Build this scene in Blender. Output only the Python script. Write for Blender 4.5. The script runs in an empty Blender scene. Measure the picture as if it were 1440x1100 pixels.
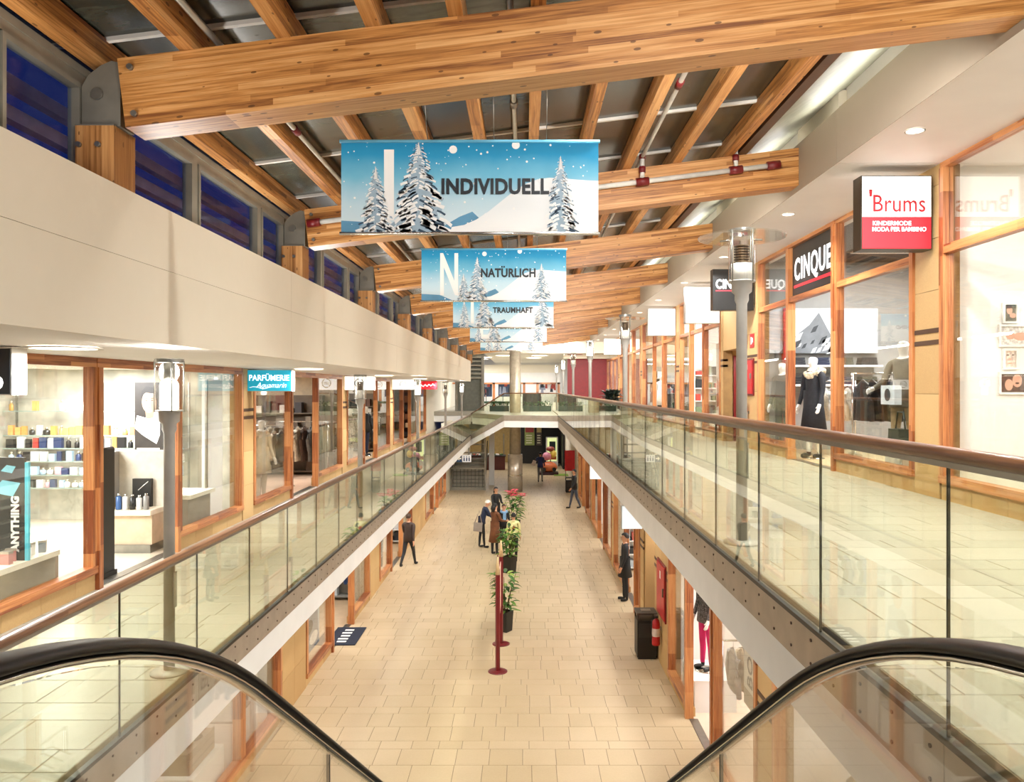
import bpy, math, random
from mathutils import Vector, Matrix
S = bpy.context.scene
COL = S.collection
PI = math.pi
RN = random.Random(11)
EYE = 5.55            # camera height over the lower floor
ZL, ZR = 3.15, 4.24   # left gallery floor, right gallery floor
GL, GR = -2.8, 1.6    # glass railing planes
WL, WR = -5.13, 4.92  # gallery shopfront planes
LL, LR = -4.08, 2.76  # lower shopfront planes
END = 45.5            # far end of the galleries
BACK = -9.0

# ------------------------------------------------------------------ camera, world, exposure
cd = bpy.data.cameras.new('camera'); cam = bpy.data.objects.new('camera', cd); COL.objects.link(cam)
cd.sensor_width = 36; cd.lens = 36 * 1070 / 1440; cd.shift_x = -18 / 1440; cd.shift_y = -4 / 1440
cd.clip_start = 0.05; cd.clip_end = 400
cam.location = (0, 0, EYE); cam.rotation_euler = (PI / 2, 0, 0); S.camera = cam
S.view_settings.view_transform = 'Standard'; S.view_settings.look = 'None'
S.view_settings.gamma = 1; S.view_settings.use_curve_mapping = False
S.view_settings.exposure = 0.08
w = bpy.data.worlds.new('night_sky'); S.world = w; w.use_nodes = True
wn = w.node_tree.nodes; wl = w.node_tree.links
bg = wn['Background']; bg.inputs[1].default_value = 1.0
tc = wn.new('ShaderNodeTexCoord'); sx = wn.new('ShaderNodeSeparateXYZ'); cr = wn.new('ShaderNodeValToRGB')
wl.new(tc.outputs['Generated'], sx.inputs[0]); wl.new(sx.outputs['Z'], cr.inputs[0]); wl.new(cr.outputs[0], bg.inputs[0])
cr.color_ramp.elements[0].color = (0.010, 0.020, 0.105, 1); cr.color_ramp.elements[0].position = 0.0
cr.color_ramp.elements[1].color = (0.003, 0.009, 0.055, 1); cr.color_ramp.elements[1].position = 0.6
cy = S.cycles
cy.use_denoising = True; cy.max_bounces = 9; cy.diffuse_bounces = 4; cy.glossy_bounces = 4
cy.transparent_max_bounces = 20; cy.transmission_bounces = 6; cy.caustics_reflective = False; cy.caustics_refractive = False
cy.sample_clamp_indirect = 4.0
WARM = (1.0, 0.985, 0.955); NEUT = (0.965, 0.985, 1.0)
K = 0.72               # one gain over every lamp

def area(name, loc, rot, sx_, sy_, power, col=NEUT, shape='RECTANGLE', spread=PI):
    d = bpy.data.lights.new(name, 'AREA'); d.shape = shape; d.size = sx_
    if shape in ('RECTANGLE', 'ELLIPSE'): d.size_y = sy_
    d.energy = power * K; d.color = col; d.spread = spread
    o = bpy.data.objects.new(name, d); COL.objects.link(o); o.location = loc; o.rotation_euler = rot
    return o
# roof wash: fill strips added behind the left parapet, cove lights behind the right fascia
for k in range(-1, 9):
    yc = 3.3 + 4.66 * k
    o = area('added_ledge_fill', (GL - 0.22, yc, EYE + 1.46), (0, PI + 0.75, 0), 0.12, 3.6, 52, WARM)
    o = area('cove_strip_light', (3.86, yc, EYE + 3.31), (0, PI - 0.95, 0), 0.06, 3.6, 36, WARM)
# wide luminaires set in the ceilings of the shops are added with each shop below

# ------------------------------------------------------------------ materials
def srgb(h):
    h = h.lstrip('#'); c = [int(h[i:i + 2], 16) / 255 for i in (0, 2, 4)]
    return tuple((x / 12.92 if x <= 0.04045 else ((x + 0.055) / 1.055) ** 2.4) for x in c)
def mat(name):
    m = bpy.data.materials.new(name); m.use_nodes = True
    m.node_tree.nodes.clear()
    return m
class NT:
    def __init__(s, m): s.t = m.node_tree; s.n = s.t.nodes; s.l = s.t.links
    def new(s, typ, **kw):
        n = s.n.new('ShaderNode' + typ)
        for k, v in kw.items(): setattr(n, k, v)
        return n
    def link(s, a, b): s.l.new(a, b)
    def val(s, sock, v):
        if hasattr(v, 'is_output'): s.l.new(v, sock)
        else: sock.default_value = v
    def math(s, op, a, b=0.0, c=None):
        n = s.new('Math', operation=op); s.val(n.inputs[0], a); s.val(n.inputs[1], b)
        if c is not None: s.val(n.inputs[2], c)
        return n.outputs[0]
    def vec(s, x, y, z):
        n = s.new('CombineXYZ'); s.val(n.inputs[0], x); s.val(n.inputs[1], y); s.val(n.inputs[2], z); return n.outputs[0]
    def noise(s, v, scale, detail=3, rough=0.55, dist=0.0):
        n = s.new('TexNoise'); s.link(v, n.inputs['Vector']); n.inputs['Scale'].default_value = scale
        n.inputs['Detail'].default_value = detail; n.inputs['Roughness'].default_value = rough; n.inputs['Distortion'].default_value = dist
        return n.outputs[0]
    def ramp(s, f, stops):
        n = s.new('ValToRGB'); s.link(f, n.inputs[0]); e = n.color_ramp.elements
        while len(e) < len(stops): e.new(0.5)
        for i, (p, c) in enumerate(stops): e[i].position = p; e[i].color = (*c[:3], 1)
        return n.outputs[0]
    def mix(s, f, a, b, mode='MIX'):
        n = s.new('MixRGB', blend_type=mode); s.val(n.inputs[0], f)
        s.val(n.inputs[1], a if hasattr(a, 'is_output') else (*a[:3], 1)); s.val(n.inputs[2], b if hasattr(b, 'is_output') else (*b[:3], 1))
        return n.outputs[0]
    def out(s, sh): o = s.new('OutputMaterial'); s.link(sh, o.inputs[0])
    def bsdf(s, col, rough=0.5, metal=0.0, spec=0.5, bump=None, emit=None, es=0.0):
        p = s.new('BsdfPrincipled'); s.val(p.inputs['Base Color'], col if hasattr(col, 'is_output') else (*col[:3], 1))
        s.val(p.inputs['Roughness'], rough); s.val(p.inputs['Metallic'], metal); s.val(p.inputs['Specular IOR Level'], spec)
        if bump is not None:
            b = s.new('Bump'); b.inputs['Strength'].default_value = bump[1]; b.inputs['Distance'].default_value = bump[2]
            s.link(bump[0], b.inputs['Height']); s.link(b.outputs[0], p.inputs['Normal'])
        if emit is not None: p.inputs['Emission Color'].default_value = (*emit, 1); p.inputs['Emission Strength'].default_value = es
        s.out(p.outputs[0]); return p
def coords(t, kind='Object'): return t.new('TexCoord').outputs[kind]
def wpos(t): return t.new('NewGeometry').outputs['Position']
_pc = {}
def plain(hexc, rough=0.5, metal=0.0, var=0.06, scale=6.0, spec=0.5):
    """a paint, cloth, plastic or metal of one colour with slight procedural mottling"""
    key = (hexc, rough, metal, var, scale)
    if key in _pc: return _pc[key]
    m = mat('paint_' + hexc.lstrip('#')); t = NT(m); c = srgb(hexc)
    n = t.noise(wpos(t), scale, 2)
    d = tuple(max(0, x * (1 - var * 2)) for x in c); e = tuple(min(1, x * (1 + var * 2)) for x in c)
    t.bsdf(t.ramp(n, [(0.3, d), (0.7, e)]), rough, metal, spec)
    _pc[key] = m; return m
def glow(name, hexc, s):
    m = mat(name); t = NT(m); c = srgb(hexc); t.bsdf(c, 0.5, emit=c, es=s); return m
def wood(name, along, dark, mid, light, lam=0.042, jl=1.6, slope=0.0, knots=True, rough=0.45, lamax=None, contrast=1.0):
    """laminated timber: boards lam thick, finger-jointed about every jl, grain along axis 0/1/2"""
    m = mat(name); t = NT(m); P = wpos(t); sp = t.new('SeparateXYZ'); t.link(P, sp.inputs[0]); c = [sp.outputs[i] for i in range(3)]
    a = c[along]; others = [i for i in range(3) if i != along]
    li = lamax if lamax is not None else others[-1]
    h = t.math('SUBTRACT', c[li], t.math('MULTIPLY', a, slope)) if slope else c[li]
    row = t.math('FLOOR', t.math('DIVIDE', h, lam))
    o2 = [i for i in others if i != li][0]
    big = t.math('FLOOR', t.math('DIVIDE', c[o2], 0.6))
    wn1 = t.new('TexWhiteNoise', noise_dimensions='2D'); t.link(t.vec(row, big, 0), wn1.inputs['Vector'])
    jx = t.math('FLOOR', t.math('ADD', t.math('DIVIDE', a, jl), t.math('MULTIPLY', wn1.outputs[0], 7.3)))
    wn2 = t.new('TexWhiteNoise', noise_dimensions='3D'); t.link(t.vec(row, jx, big), wn2.inputs['Vector'])
    st = [26.0, 26.0, 26.0]; st[along] = 0.9
    g = t.noise(t.vec(t.math('MULTIPLY', c[0], st[0]), t.math('MULTIPLY', c[1], st[1]), t.math('MULTIPLY', h if li == 2 else c[2], st[2])), 1.6, 4, 0.6, 0.6)
    f = t.math('ADD', t.math('MULTIPLY', t.math('SUBTRACT', g, 0.5), 1.15), t.math('ADD', t.math('MULTIPLY', t.math('SUBTRACT', wn2.outputs[0], 0.5), 0.42 * contrast), 0.5))
    col = t.ramp(f, [(0.22, dark), (0.5, mid), (0.8, light)])
    if knots:
        sc = [13.0, 13.0, 13.0]; sc[along] = 5.0
        v = t.new('TexVoronoi'); t.link(t.vec(t.math('MULTIPLY', c[0], sc[0]), t.math('MULTIPLY', c[1], sc[1]), t.math('MULTIPLY', h if li == 2 else c[2], sc[2])), v.inputs['Vector'])
        v.inputs['Scale'].default_value = 1.0
        k = t.math('LESS_THAN', v.outputs['Distance'], t.math('MULTIPLY', t.noise(P, 3.0, 1), 0.23))
        col = t.mix(t.math('MULTIPLY', k, 0.75), col, tuple(x * 0.35 for x in dark))
    seam = t.math('LESS_THAN', t.math('FRACT', t.math('DIVIDE', h, lam)), 0.05)
    col = t.mix(t.math('MULTIPLY', seam, 0.35), col, tuple(x * 0.6 for x in dark))
    t.bsdf(col, rough, bump=(g, 0.15, 0.003)); return m
def speckle(name, base, vary, rough=0.5, scale=40, island=0.35, grime=0.25, spec=0.4, amp=0.5):
    """stone: each piece its own tone, fine pores, soft stains"""
    m = mat(name); t = NT(m); P = wpos(t)
    oi = t.new('ObjectInfo').outputs['Random']; ri = t.new('NewGeometry').outputs['Random Per Island']
    rnd = t.math('FRACT', t.math('ADD', oi, t.math('MULTIPLY', ri, 3.7)))
    n = t.noise(P, scale, 4, 0.65); big = t.noise(P, 1.3, 3)
    f = t.math('ADD', t.math('ADD', t.math('MULTIPLY', rnd, island), t.math('MULTIPLY', n, amp)), t.math('MULTIPLY', big, grime))
    s = island + amp + grime
    col = t.ramp(t.math('DIVIDE', f, s), [(0.25, vary), (0.62, base), (0.9, tuple(min(1, x * 1.12) for x in base))])
    t.bsdf(col, t.math('ADD', t.math('MULTIPLY', n, 0.18), rough - 0.09), spec=spec, bump=(n, 0.12, 0.002)); return m
def arch_glass(name, tint, base=0.045, gain=1.0, rough=0.0):
    """clear pane: tinted straight-through light plus mirror reflection that rises towards grazing angles"""
    m = mat(name); t = NT(m)
    lw = t.new('LayerWeight'); lw.inputs[0].default_value = 0.5
    f = t.math('ADD', t.math('MULTIPLY', t.math('POWER', lw.outputs['Facing'], 5.0), gain * (1 - base)), base)
    tr = t.new('BsdfTransparent'); tr.inputs[0].default_value = (*tint, 1)
    gl = t.new('BsdfGlossy'); gl.inputs['Roughness'].default_value = rough; gl.inputs['Color'].default_value = (1, 1, 1, 1)
    mx = t.new('MixShader'); t.link(f, mx.inputs[0]); t.link(tr.outputs[0], mx.inputs[1]); t.link(gl.outputs[0], mx.inputs[2])
    t.out(mx.outputs[0]); return m

M = {}
bd, bm_, bl = (0.20, 0.064, 0.012), (0.52, 0.225, 0.056), (0.72, 0.39, 0.15)
M['beam'] = wood('glulam_beam', 0, bd, bm_, bl, lam=0.045, jl=1.9, slope=0.125, lamax=2)
M['purlin'] = wood('timber_purlin', 1, bd, bm_, bl, lam=0.045, jl=2.2, lamax=2)
M['post'] = wood('glulam_post', 2, (0.24, 0.09, 0.02), (0.47, 0.215, 0.065), (0.60, 0.31, 0.11), lam=0.045, jl=2.0, lamax=0)
fd, fm_, fl_ = (0.22, 0.055, 0.016), (0.47, 0.17, 0.055), (0.60, 0.27, 0.10)
M['frame_v'] = wood('shopfront_timber_upright', 2, fd, fm_, fl_, lam=0.075, jl=0.75, knots=False, lamax=1, rough=0.35, contrast=1.25)
M['frame_h'] = wood('shopfront_timber_rail', 1, fd, fm_, fl_, lam=0.075, jl=0.8, knots=False, lamax=2, rough=0.35, contrast=1.25)
M['rail_wood'] = wood('dark_oak_handrail', 1, (0.10, 0.042, 0.018), (0.20, 0.09, 0.04), (0.30, 0.15, 0.07), lam=0.2, jl=2.5, knots=False, lamax=2, rough=0.28)
M['tile'] = speckle('sandstone_floor_tile', (0.585, 0.455, 0.29), (0.495, 0.375, 0.22), rough=0.36, scale=30, island=0.28, grime=0.5)
M['tile_up'] = speckle('pale_limestone_floor_tile', (0.43, 0.395, 0.325), (0.345, 0.315, 0.25), rough=0.34, scale=30, island=0.4, grime=0.4)
M['grout'] = speckle('floor_grout', (0.34, 0.26, 0.16), (0.24, 0.18, 0.11), rough=0.8)
M['stone'] = speckle('ochre_sandstone_cladding', (0.58, 0.38, 0.17), (0.46, 0.28, 0.115), rough=0.6, scale=60, island=0.4)
M['joint'] = plain('#8A6A40', 0.85)
M['band'] = plain('#4A2F1C', 0.5)
M['cream'] = speckle('cream_plaster_panel', (0.83, 0.755, 0.61), (0.79, 0.715, 0.57), rough=0.6, scale=9, island=0.15, grime=0.6, spec=0.25, amp=0.3)
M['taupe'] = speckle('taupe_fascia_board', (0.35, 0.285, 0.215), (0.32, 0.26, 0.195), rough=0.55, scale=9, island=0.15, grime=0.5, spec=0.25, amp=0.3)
M['white'] = plain('#ECE6DC', 0.6, var=0.02, scale=2)
M['soffit'] = plain('#F6F3EE', 0.55, var=0.01, scale=2)
M['slab'] = plain('#EEECE8', 0.5, var=0.02, scale=2)
M['steel_band'] = plain('#A89C8C', 0.45, 0.45, 0.05, 5)
M['steel'] = plain('#8D8B84', 0.35, 0.85, 0.04, 8)
M['alu'] = plain('#8F8A7C', 0.45, 0.4, 0.05, 4)
M['chrome'] = plain('#D8D8D4', 0.18, 1.0, 0.02, 8)
M['bracket'] = plain('#7F7A6E', 0.5, 0.35, 0.05, 6)
M['lamp_post'] = plain('#AAA69F', 0.42, 0.1, 0.04, 6)
M['black'] = plain('#17140F', 0.45); M['rubber'] = plain('#080605', 0.38, var=0.1, spec=0.35)
M['glass'] = arch_glass('railing_glass', (0.925, 0.945, 0.85), 0.05, 1.0)
M['glass_joint'] = plain('#2B2A20', 0.4)
M['shop_glass'] = arch_glass('shop_window_glass', (0.97, 0.975, 0.96), 0.06, 1.0)
M['clear'] = arch_glass('lamp_glass', (0.96, 0.965, 0.95), 0.08, 1.0)
M['night_glass'] = arch_glass('clerestory_glass', (0.85, 0.9, 1.0), 0.02, 0.3)
M['red'] = plain('#B3141B', 0.4); M['dark_red'] = plain('#6E1417', 0.4)
def pane_mat():
    m = mat('roof_glazing_at_night'); t = NT(m); P = wpos(t); sp = t.new('SeparateXYZ'); t.link(P, sp.inputs[0])
    n = t.noise(t.vec(t.math('MULTIPLY', sp.outputs[0], 1.5), t.math('MULTIPLY', sp.outputs[1], 5.0), 0.0), 1.4, 3, 0.6, 0.4)
    n2 = t.noise(P, 14, 3)
    ri = t.new('ObjectInfo').outputs['Random']
    f = t.math('ADD', t.math('MULTIPLY', n, 0.7), t.math('ADD', t.math('MULTIPLY', ri, 0.3), t.math('MULTIPLY', n2, 0.15)))
    t.bsdf(t.ramp(f, [(0.25, (0.014, 0.015, 0.011)), (0.55, (0.042, 0.045, 0.033)), (0.82, (0.11, 0.12, 0.088))]), 0.22, spec=0.6); return m
M['roof_pane'] = pane_mat()

# ------------------------------------------------------------------ mesh and object helpers
class MB:
    def __init__(s): s.v = []; s.f = []; s.mi = []; s.sm = []
    def face(s, idx, mi=0, sm=False): s.f.append(idx); s.mi.append(mi); s.sm.append(sm)
    def poly(s, pts, mi=0):
        b = len(s.v); s.v += [tuple(p) for p in pts]; s.face(tuple(range(b, b + len(pts))), mi)
    def box(s, x0, x1, y0, y1, z0, z1, mi=0, rot=None):
        if x0 > x1: x0, x1 = x1, x0
        if y0 > y1: y0, y1 = y1, y0
        if z0 > z1: z0, z1 = z1, z0
        b = len(s.v); ps = [(x, y, z) for x in (x0, x1) for y in (y0, y1) for z in (z0, z1)]
        if rot is not None: ps = [tuple(rot @ Vector(p)) for p in ps]
        s.v += ps
        for q in ((0, 1, 3, 2), (4, 6, 7, 5), (0, 4, 5, 1), (2, 3, 7, 6), (0, 2, 6, 4), (1, 5, 7, 3)): s.face(tuple(b + i for i in q), mi)
        return s
    def extrude(s, pts, d, mi=0):
        """pts: planar polygon (3-D, counter-clockwise seen against d), pushed along vector d"""
        n = len(pts); b = len(s.v); d = Vector(d)
        s.v += [tuple(p) for p in pts] + [tuple(Vector(p) + d) for p in pts]
        s.face(tuple(range(b + n - 1, b - 1, -1)), mi); s.face(tuple(range(b + n, b + 2 * n)), mi)
        for i in range(n): j = (i + 1) % n; s.face((b + i, b + j, b + n + j, b + n + i), mi)
        return s
    def lathe(s, prof, n=16, c=(0, 0, 0), mi=0, cap=True, smooth=True, sx_=1.0, sy_=1.0):
        b = len(s.v)
        for r, z in prof:
            for i in range(n): a = 2 * PI * i / n; s.v.append((c[0] + r * sx_ * math.cos(a), c[1] + r * sy_ * math.sin(a), c[2] + z))
        for k in range(len(prof) - 1):
            for i in range(n):
                j = (i + 1) % n; s.face((b + k * n + i, b + k * n + j, b + (k + 1) * n + j, b + (k + 1) * n + i), mi, smooth)
        if cap:
            s.face(tuple(b + i for i in range(n - 1, -1, -1)), mi); e = b + (len(prof) - 1) * n; s.face(tuple(e + i for i in range(n)), mi)
        return s
    def tube(s, pts, r, n=8, mi=0, cap=True, flat=None, up=(0, 0, 1)):
        """a tube through pts; r a number or list; flat=(a,b) gives an elliptical section, a across, b along up"""
        pts = [Vector(p) for p in pts]; b = len(s.v)
        for k, p in enumerate(pts):
            d = (pts[min(k + 1, len(pts) - 1)] - pts[max(k - 1, 0)]).normalized()
            u = Vector(up) if abs(d.dot(Vector(up))) < 0.95 else Vector((1, 0, 0))
            a = d.cross(u).normalized(); c = a.cross(d).normalized(); rr = r[k] if isinstance(r, (list, tuple)) else r
            ra, rb = flat if flat else (rr, rr)
            for i in range(n): q = 2 * PI * i / n; s.v.append(tuple(p + a * ra * math.cos(q) + c * rb * math.sin(q)))
        for k in range(len(pts) - 1):
            for i in range(n):
                j = (i + 1) % n; s.face((b + k * n + i, b + k * n + j, b + (k + 1) * n + j, b + (k + 1) * n + i), mi, True)
        if cap:
            s.face(tuple(b + i for i in range(n - 1, -1, -1)), mi); e = b + (len(pts) - 1) * n; s.face(tuple(e + i for i in range(n)), mi)
        return s
    def ball(s, c, rx, ry=None, rz=None, n=10, m=7, mi=0):
        ry = rx if ry is None else ry; rz = rx if rz is None else rz; b = len(s.v)
        for k in range(m + 1):
            th = PI * k / m
            for i in range(n): a = 2 * PI * i / n; s.v.append((c[0] + rx * math.sin(th) * math.cos(a), c[1] + ry * math.sin(th) * math.sin(a), c[2] - rz * math.cos(th)))
        for k in range(m):
            for i in range(n): j = (i + 1) % n; s.face((b + k * n + i, b + k * n + j, b + (k + 1) * n + j, b + (k + 1) * n + i), mi, True)
        return s
    def mesh(s, name, mats):
        me = bpy.data.meshes.new(name); me.from_pydata(s.v, [], s.f)
        for m in (mats if isinstance(mats, (list, tuple)) else [mats]): me.materials.append(m)
        me.polygons.foreach_set('material_index', s.mi); me.polygons.foreach_set('use_smooth', s.sm); me.update(); return me
    def build(s, name, mats, parent=None, loc=(0, 0, 0)):
        return link(name, s.mesh(name, mats), parent, loc)
def link(name, me, parent=None, loc=(0, 0, 0)):
    o = bpy.data.objects.new(name, me); COL.objects.link(o); o.location = loc
    if parent is not None: o.parent = parent
    return o
def tag(o, label, cat, group=None, kind=None):
    o['label'] = label; o['category'] = cat
    if group: o['group'] = group
    if kind: o['kind'] = kind
    return o
def thing(name, label, cat, loc=(0, 0, 0), rz=0, group=None):
    o = bpy.data.objects.new(name, None); COL.objects.link(o); o.location = loc; o.rotation_euler = (0, 0, rz); o.empty_display_size = 0.1
    return tag(o, label, cat, group)
def struct(name, label, cat, loc=(0, 0, 0)):
    o = thing(name, label, cat, loc); o['kind'] = 'structure'; return o
def stuff(o): o['kind'] = 'stuff'; return o
def copy_tree(o, loc, rz=None, label=None, parent=None):
    c = o.copy(); COL.objects.link(c)
    if parent is not None: c.parent = parent
    else:
        c.location = loc
        if rz is not None: c.rotation_euler = (0, 0, rz)
        if label: c['label'] = label
    for ch in o.children: copy_tree(ch, None, parent=c)
    return c
FACE_CAM = (PI / 2, 0, 0); FACE_BACK = (PI / 2, 0, PI); ON_RIGHT = (PI / 2, 0, -PI / 2); ON_LEFT = (PI / 2, 0, PI / 2)
def text(s, loc, size, m, parent=None, rot=FACE_CAM, xs=1.0, bold=0.0, align='CENTER', ext=0.002, shear=0.0, name='lettering', spin=0.0, width=None):
    c = bpy.data.curves.new(name, 'FONT'); c.body = s; c.size = size; c.align_x = align; c.align_y = 'BOTTOM_BASELINE'
    c.offset = bold; c.extrude = ext; c.shear = shear; c.resolution_u = 3; c.space_character = 1.0 + max(0, bold) * 9
    src = bpy.data.objects.new('lettering_source', c); COL.objects.link(src)
    me = bpy.data.meshes.new_from_object(src.evaluated_get(bpy.context.evaluated_depsgraph_get()))
    bpy.data.objects.remove(src)
    me.materials.clear(); me.materials.append(m)
    if width:
        xs_ = [v.co.x for v in me.vertices]; k = width / (max(xs_) - min(xs_)); mid = (max(xs_) + min(xs_)) / 2
        for v in me.vertices: v.co.x = (v.co.x - mid) * k
    o = link(name, me, parent, loc)
    if spin: o.rotation_euler = (Matrix.Rotation(rot[2], 3, 'Z') @ Matrix.Rotation(rot[0], 3, 'X') @ Matrix.Rotation(spin, 3, 'Z')).to_euler()
    else: o.rotation_euler = rot
    return o
def leaf(mb, p, d, L, w_, droop, mi):
    p = Vector(p); d = Vector(d).normalized(); side = d.cross(Vector((0, 0, 1)))
    side = side.normalized() if side.length > 1e-3 else Vector((1, 0, 0)); pts = []; n = 4
    for i in range(n + 1):
        f = i / n; c = p + d * L * f + Vector((0, 0, -droop * L * f * f)); ww = w_ * math.sin(PI * min(0.97, 0.12 + f * 0.86)) * 0.5
        pts.append((c - side * ww, c + side * ww + Vector((0, 0, 0.0)), c + Vector((0, 0, -ww * 0.3))))
    for i in range(n):
        a, b = pts[i], pts[i + 1]; mb.poly([a[0], a[2], b[2], b[0]], mi); mb.poly([a[2], a[1], b[1], b[2]], mi)
ORD = ['first', 'second', 'third', 'fourth', 'fifth', 'sixth', 'seventh', 'eighth', 'ninth', 'tenth', 'eleventh', 'twelfth']
# ------------------------------------------------------------------ floors
def tiled_floor(name, label, x0, x1, y0, y1, z, m, rows, widths, slab_mat, slab_t, limit=300, yview=None, seed=1, gap=0.008):
    """a slab with a recessed grout bed; the tiles nearest the stair head are pieces, the rest one joined part"""
    rn = random.Random(seed)
    root = MB().box(x0, x1, y0, y1, z - slab_t, z - 0.004).build(name, slab_mat); tag(root, label, 'floor', kind='structure')
    pieces = []; y = y0; k = 0
    while y < y1 - 0.02:
        h = rows[k % len(rows)]; h = min(h, y1 - y); x = x0 - rn.random() * 0.4
        while x < x1 - 0.01:
            wd = rn.choice(widths); a, b = max(x, x0), min(x + wd, x1)
            if b - a > 0.05: pieces.append((a, b, y, y + h))
            x += wd
        y += h; k += 1
    yv = yview if yview is not None else y0
    pieces.sort(key=lambda p: (p[2] < yv, p[2]))
    cache = {}; rest = MB()
    def tile(mb, a, b, c, d, zz):
        g = gap / 2; a += g; b -= g; c += g; d -= g; e = 0.003
        i = len(mb.v)
        mb.v += [(a, c, zz - 0.0045), (b, c, zz - 0.0045), (b, d, zz - 0.0045), (a, d, zz - 0.0045), (a + e, c + e, zz), (b - e, c + e, zz), (b - e, d - e, zz), (a + e, d - e, zz)]
        for q in ((4, 5, 6, 7), (0, 1, 5, 4), (1, 2, 6, 5), (2, 3, 7, 6), (3, 0, 4, 7)): mb.face(tuple(i + j for j in q))
    for i, (a, b, c, d) in enumerate(pieces):
        if i < limit:
            key = (round(b - a, 3), round(d - c, 3))
            if key not in cache:
                t = MB(); tile(t, 0, b - a, 0, d - c, 0); cache[key] = t.mesh('floor_tile', m)
            link('floor_tile', cache[key], root, (a, c, z + rn.uniform(-0.0008, 0.0008)))
        else: tile(rest, a, b, c, d, z)
    stuff(rest.build('floor_tile', m, root))
    return root
tiled_floor('floor', 'pale sandstone tiled floor of the lower mall', LL, LR, -2, 60, 0.0, M['tile'], [0.5, 0.5, 0.27], [0.42, 0.5, 0.62, 0.36], M['grout'], 0.2, yview=10.3, seed=3)
tiled_floor('floor', 'limestone tiled floor of the gallery beside the dark oak handrail', GR + 0.06, WR, -2, END, ZR, M['tile_up'], [0.3, 0.45], [0.6, 0.8, 0.45], M['grout'], 0.12, yview=2.2, seed=5)
tiled_floor('floor', 'limestone tiled floor of the gallery by the perfumery', WL, GL - 0.06, -2, 39.5, ZL, M['tile_up'], [0.3, 0.45], [0.6, 0.8, 0.45], M['grout'], 0.12, yview=5.0, seed=6)

# gallery slabs: white edge beam and soffit under each gallery
def slab(label, x0, x1, y0, y1, z0, z1):
    return tag(MB().box(x0, x1, y0, y1, z0, z1).build('ceiling', M['slab']), label, 'ceiling', kind='structure')
slab('white slab edge and soffit under the gallery with the dark oak handrail', GR, LR + 4.2, BACK, END, EYE - 1.90, ZR - 0.13)
slab('white slab edge and soffit under the perfumery gallery', WL - 4.0, GL, BACK, 39.4, EYE - 2.98, ZL - 0.13)
# landing at the stair head, behind and under the camera
tag(MB().box(GL, GR, BACK, 0.55, ZR - 0.35, ZR).build('floor', M['tile_up']), 'tiled landing at the head of the escalator', 'floor', kind='structure')
tag(MB().box(-9, 9, BACK - 0.2, BACK, -0.2, 10.5).build('wall_back', M['cream']), 'cream end wall behind the landing', 'wall', kind='structure')

# far end: bridge across the hall at the level of the right gallery, with a sloping link from the lower left gallery
BY = 37.0
def far_bridge():
    r = struct('floor', 'pale floor of the bridge at the far end of the hall', 'floor')
    p = [(GR, BY - 0.6), (GR, 60), (-9, 60), (-9, 43), (GL, 43), (GL, 40.6), (-1.0, BY)]
    mb = MB(); mb.extrude([(x, y, ZR - 0.004) for x, y in p], (0, 0, -0.24)); mb.build('floor_slab', M['tile_up'], r)
    mb = MB(); mb.extrude([(x, y, ZR - 0.26) for x, y in p], (0, 0, -0.33)); mb.build('slab_edge', M['slab'], r)
    mb = MB(); mb.extrude([(GR, 45.5, ZR - 0.004), (9, 45.5, ZR - 0.004), (9, 60, ZR - 0.004), (GR, 60, ZR - 0.004)], (0, 0, -0.3)); mb.build('floor_slab', M['tile_up'], r)
    # ramp slab
    a, b = (GL, 39.4), (-1.0, BY)
    q = [(a[0], a[1], ZL), (b[0], b[1], ZR), (b[0], b[1] + 3.4, ZR), (a[0], a[1] + 3.4, ZL)]
    MB().extrude([(x, y, z - 0.004) for x, y, z in q], (0, 0, -0.27)).build('ramp', M['tile_up'], r)
    MB().extrude([(x, y, z - 0.27) for x, y, z in q], (0, 0, -0.31)).build('ramp_edge', M['slab'], r)
    MB().box(WL, GL, 39.4, 43.2, ZL - 0.5, ZL).build('floor_slab', M['tile_up'], r)
far_bridge()

# ------------------------------------------------------------------ railings
def rail_profile_tube(pts): return MB().tube(pts, 0, n=14, flat=(0.043, 0.029))
def railing(label, x, joints, z, z_rail, y0, y1, side, group=None):
    """side +1: void on the -x side (right gallery); -1: void on the +x side"""
    r = thing('glass_railing', label, 'railing', (x, y0, z))
    prev = y0
    for j in joints + [y1]:
        if j - prev < 0.1: continue
        MB().box(-0.006, 0.006, prev - y0 + 0.006, j - y0 - 0.006, -0.02, z_rail - z - 0.03).build('glass_panel', M['glass'], r)
        if j < y1: MB().box(-0.0062, 0.0062, j - y0 - 0.003, j - y0 + 0.003, -0.02, z_rail - z - 0.03).build('panel_seal', M['glass_joint'], r)
        prev = j
    n = 40
    hr_ = rail_profile_tube([(0, (y1 - y0) * i / n, z_rail - z) for i in range(n + 1)]); hr_ = hr_.build('handrail', M['rail_wood'], r)
    MB().box(-0.012, 0.012, 0, y1 - y0, z_rail - z - 0.05, z_rail - z - 0.025).build('rail_channel', M['steel'], hr_)
    MB().box(-0.02, 0.02, 0, y1 - y0, -0.035, -0.008).build('gasket', M['black'], r)
    # steel cover plates on the slab edge below, two rows of bolts
    ends = [j for i, j in enumerate(joints) if i % 3 == 1]; prev = y0; v = -side
    bolts = MB()
    for j in ends + [y1]:
        MB().box(v * 0.002, v * 0.016, prev - y0 + 0.003, j - y0 - 0.003, -0.27, -0.036).build('cover_plate', M['steel_band'], r); prev = j
    y = y0 + 0.2
    while y < min(y1, 26):
        for zz in (-0.085, -0.215):
            bolts.tube([(v * 0.014, y - y0, zz), (v * 0.022, y - y0, zz)], 0.009, n=6)
        y += 0.31
    stuff(bolts.build('bolt', M['band'], r))
    return r
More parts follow.
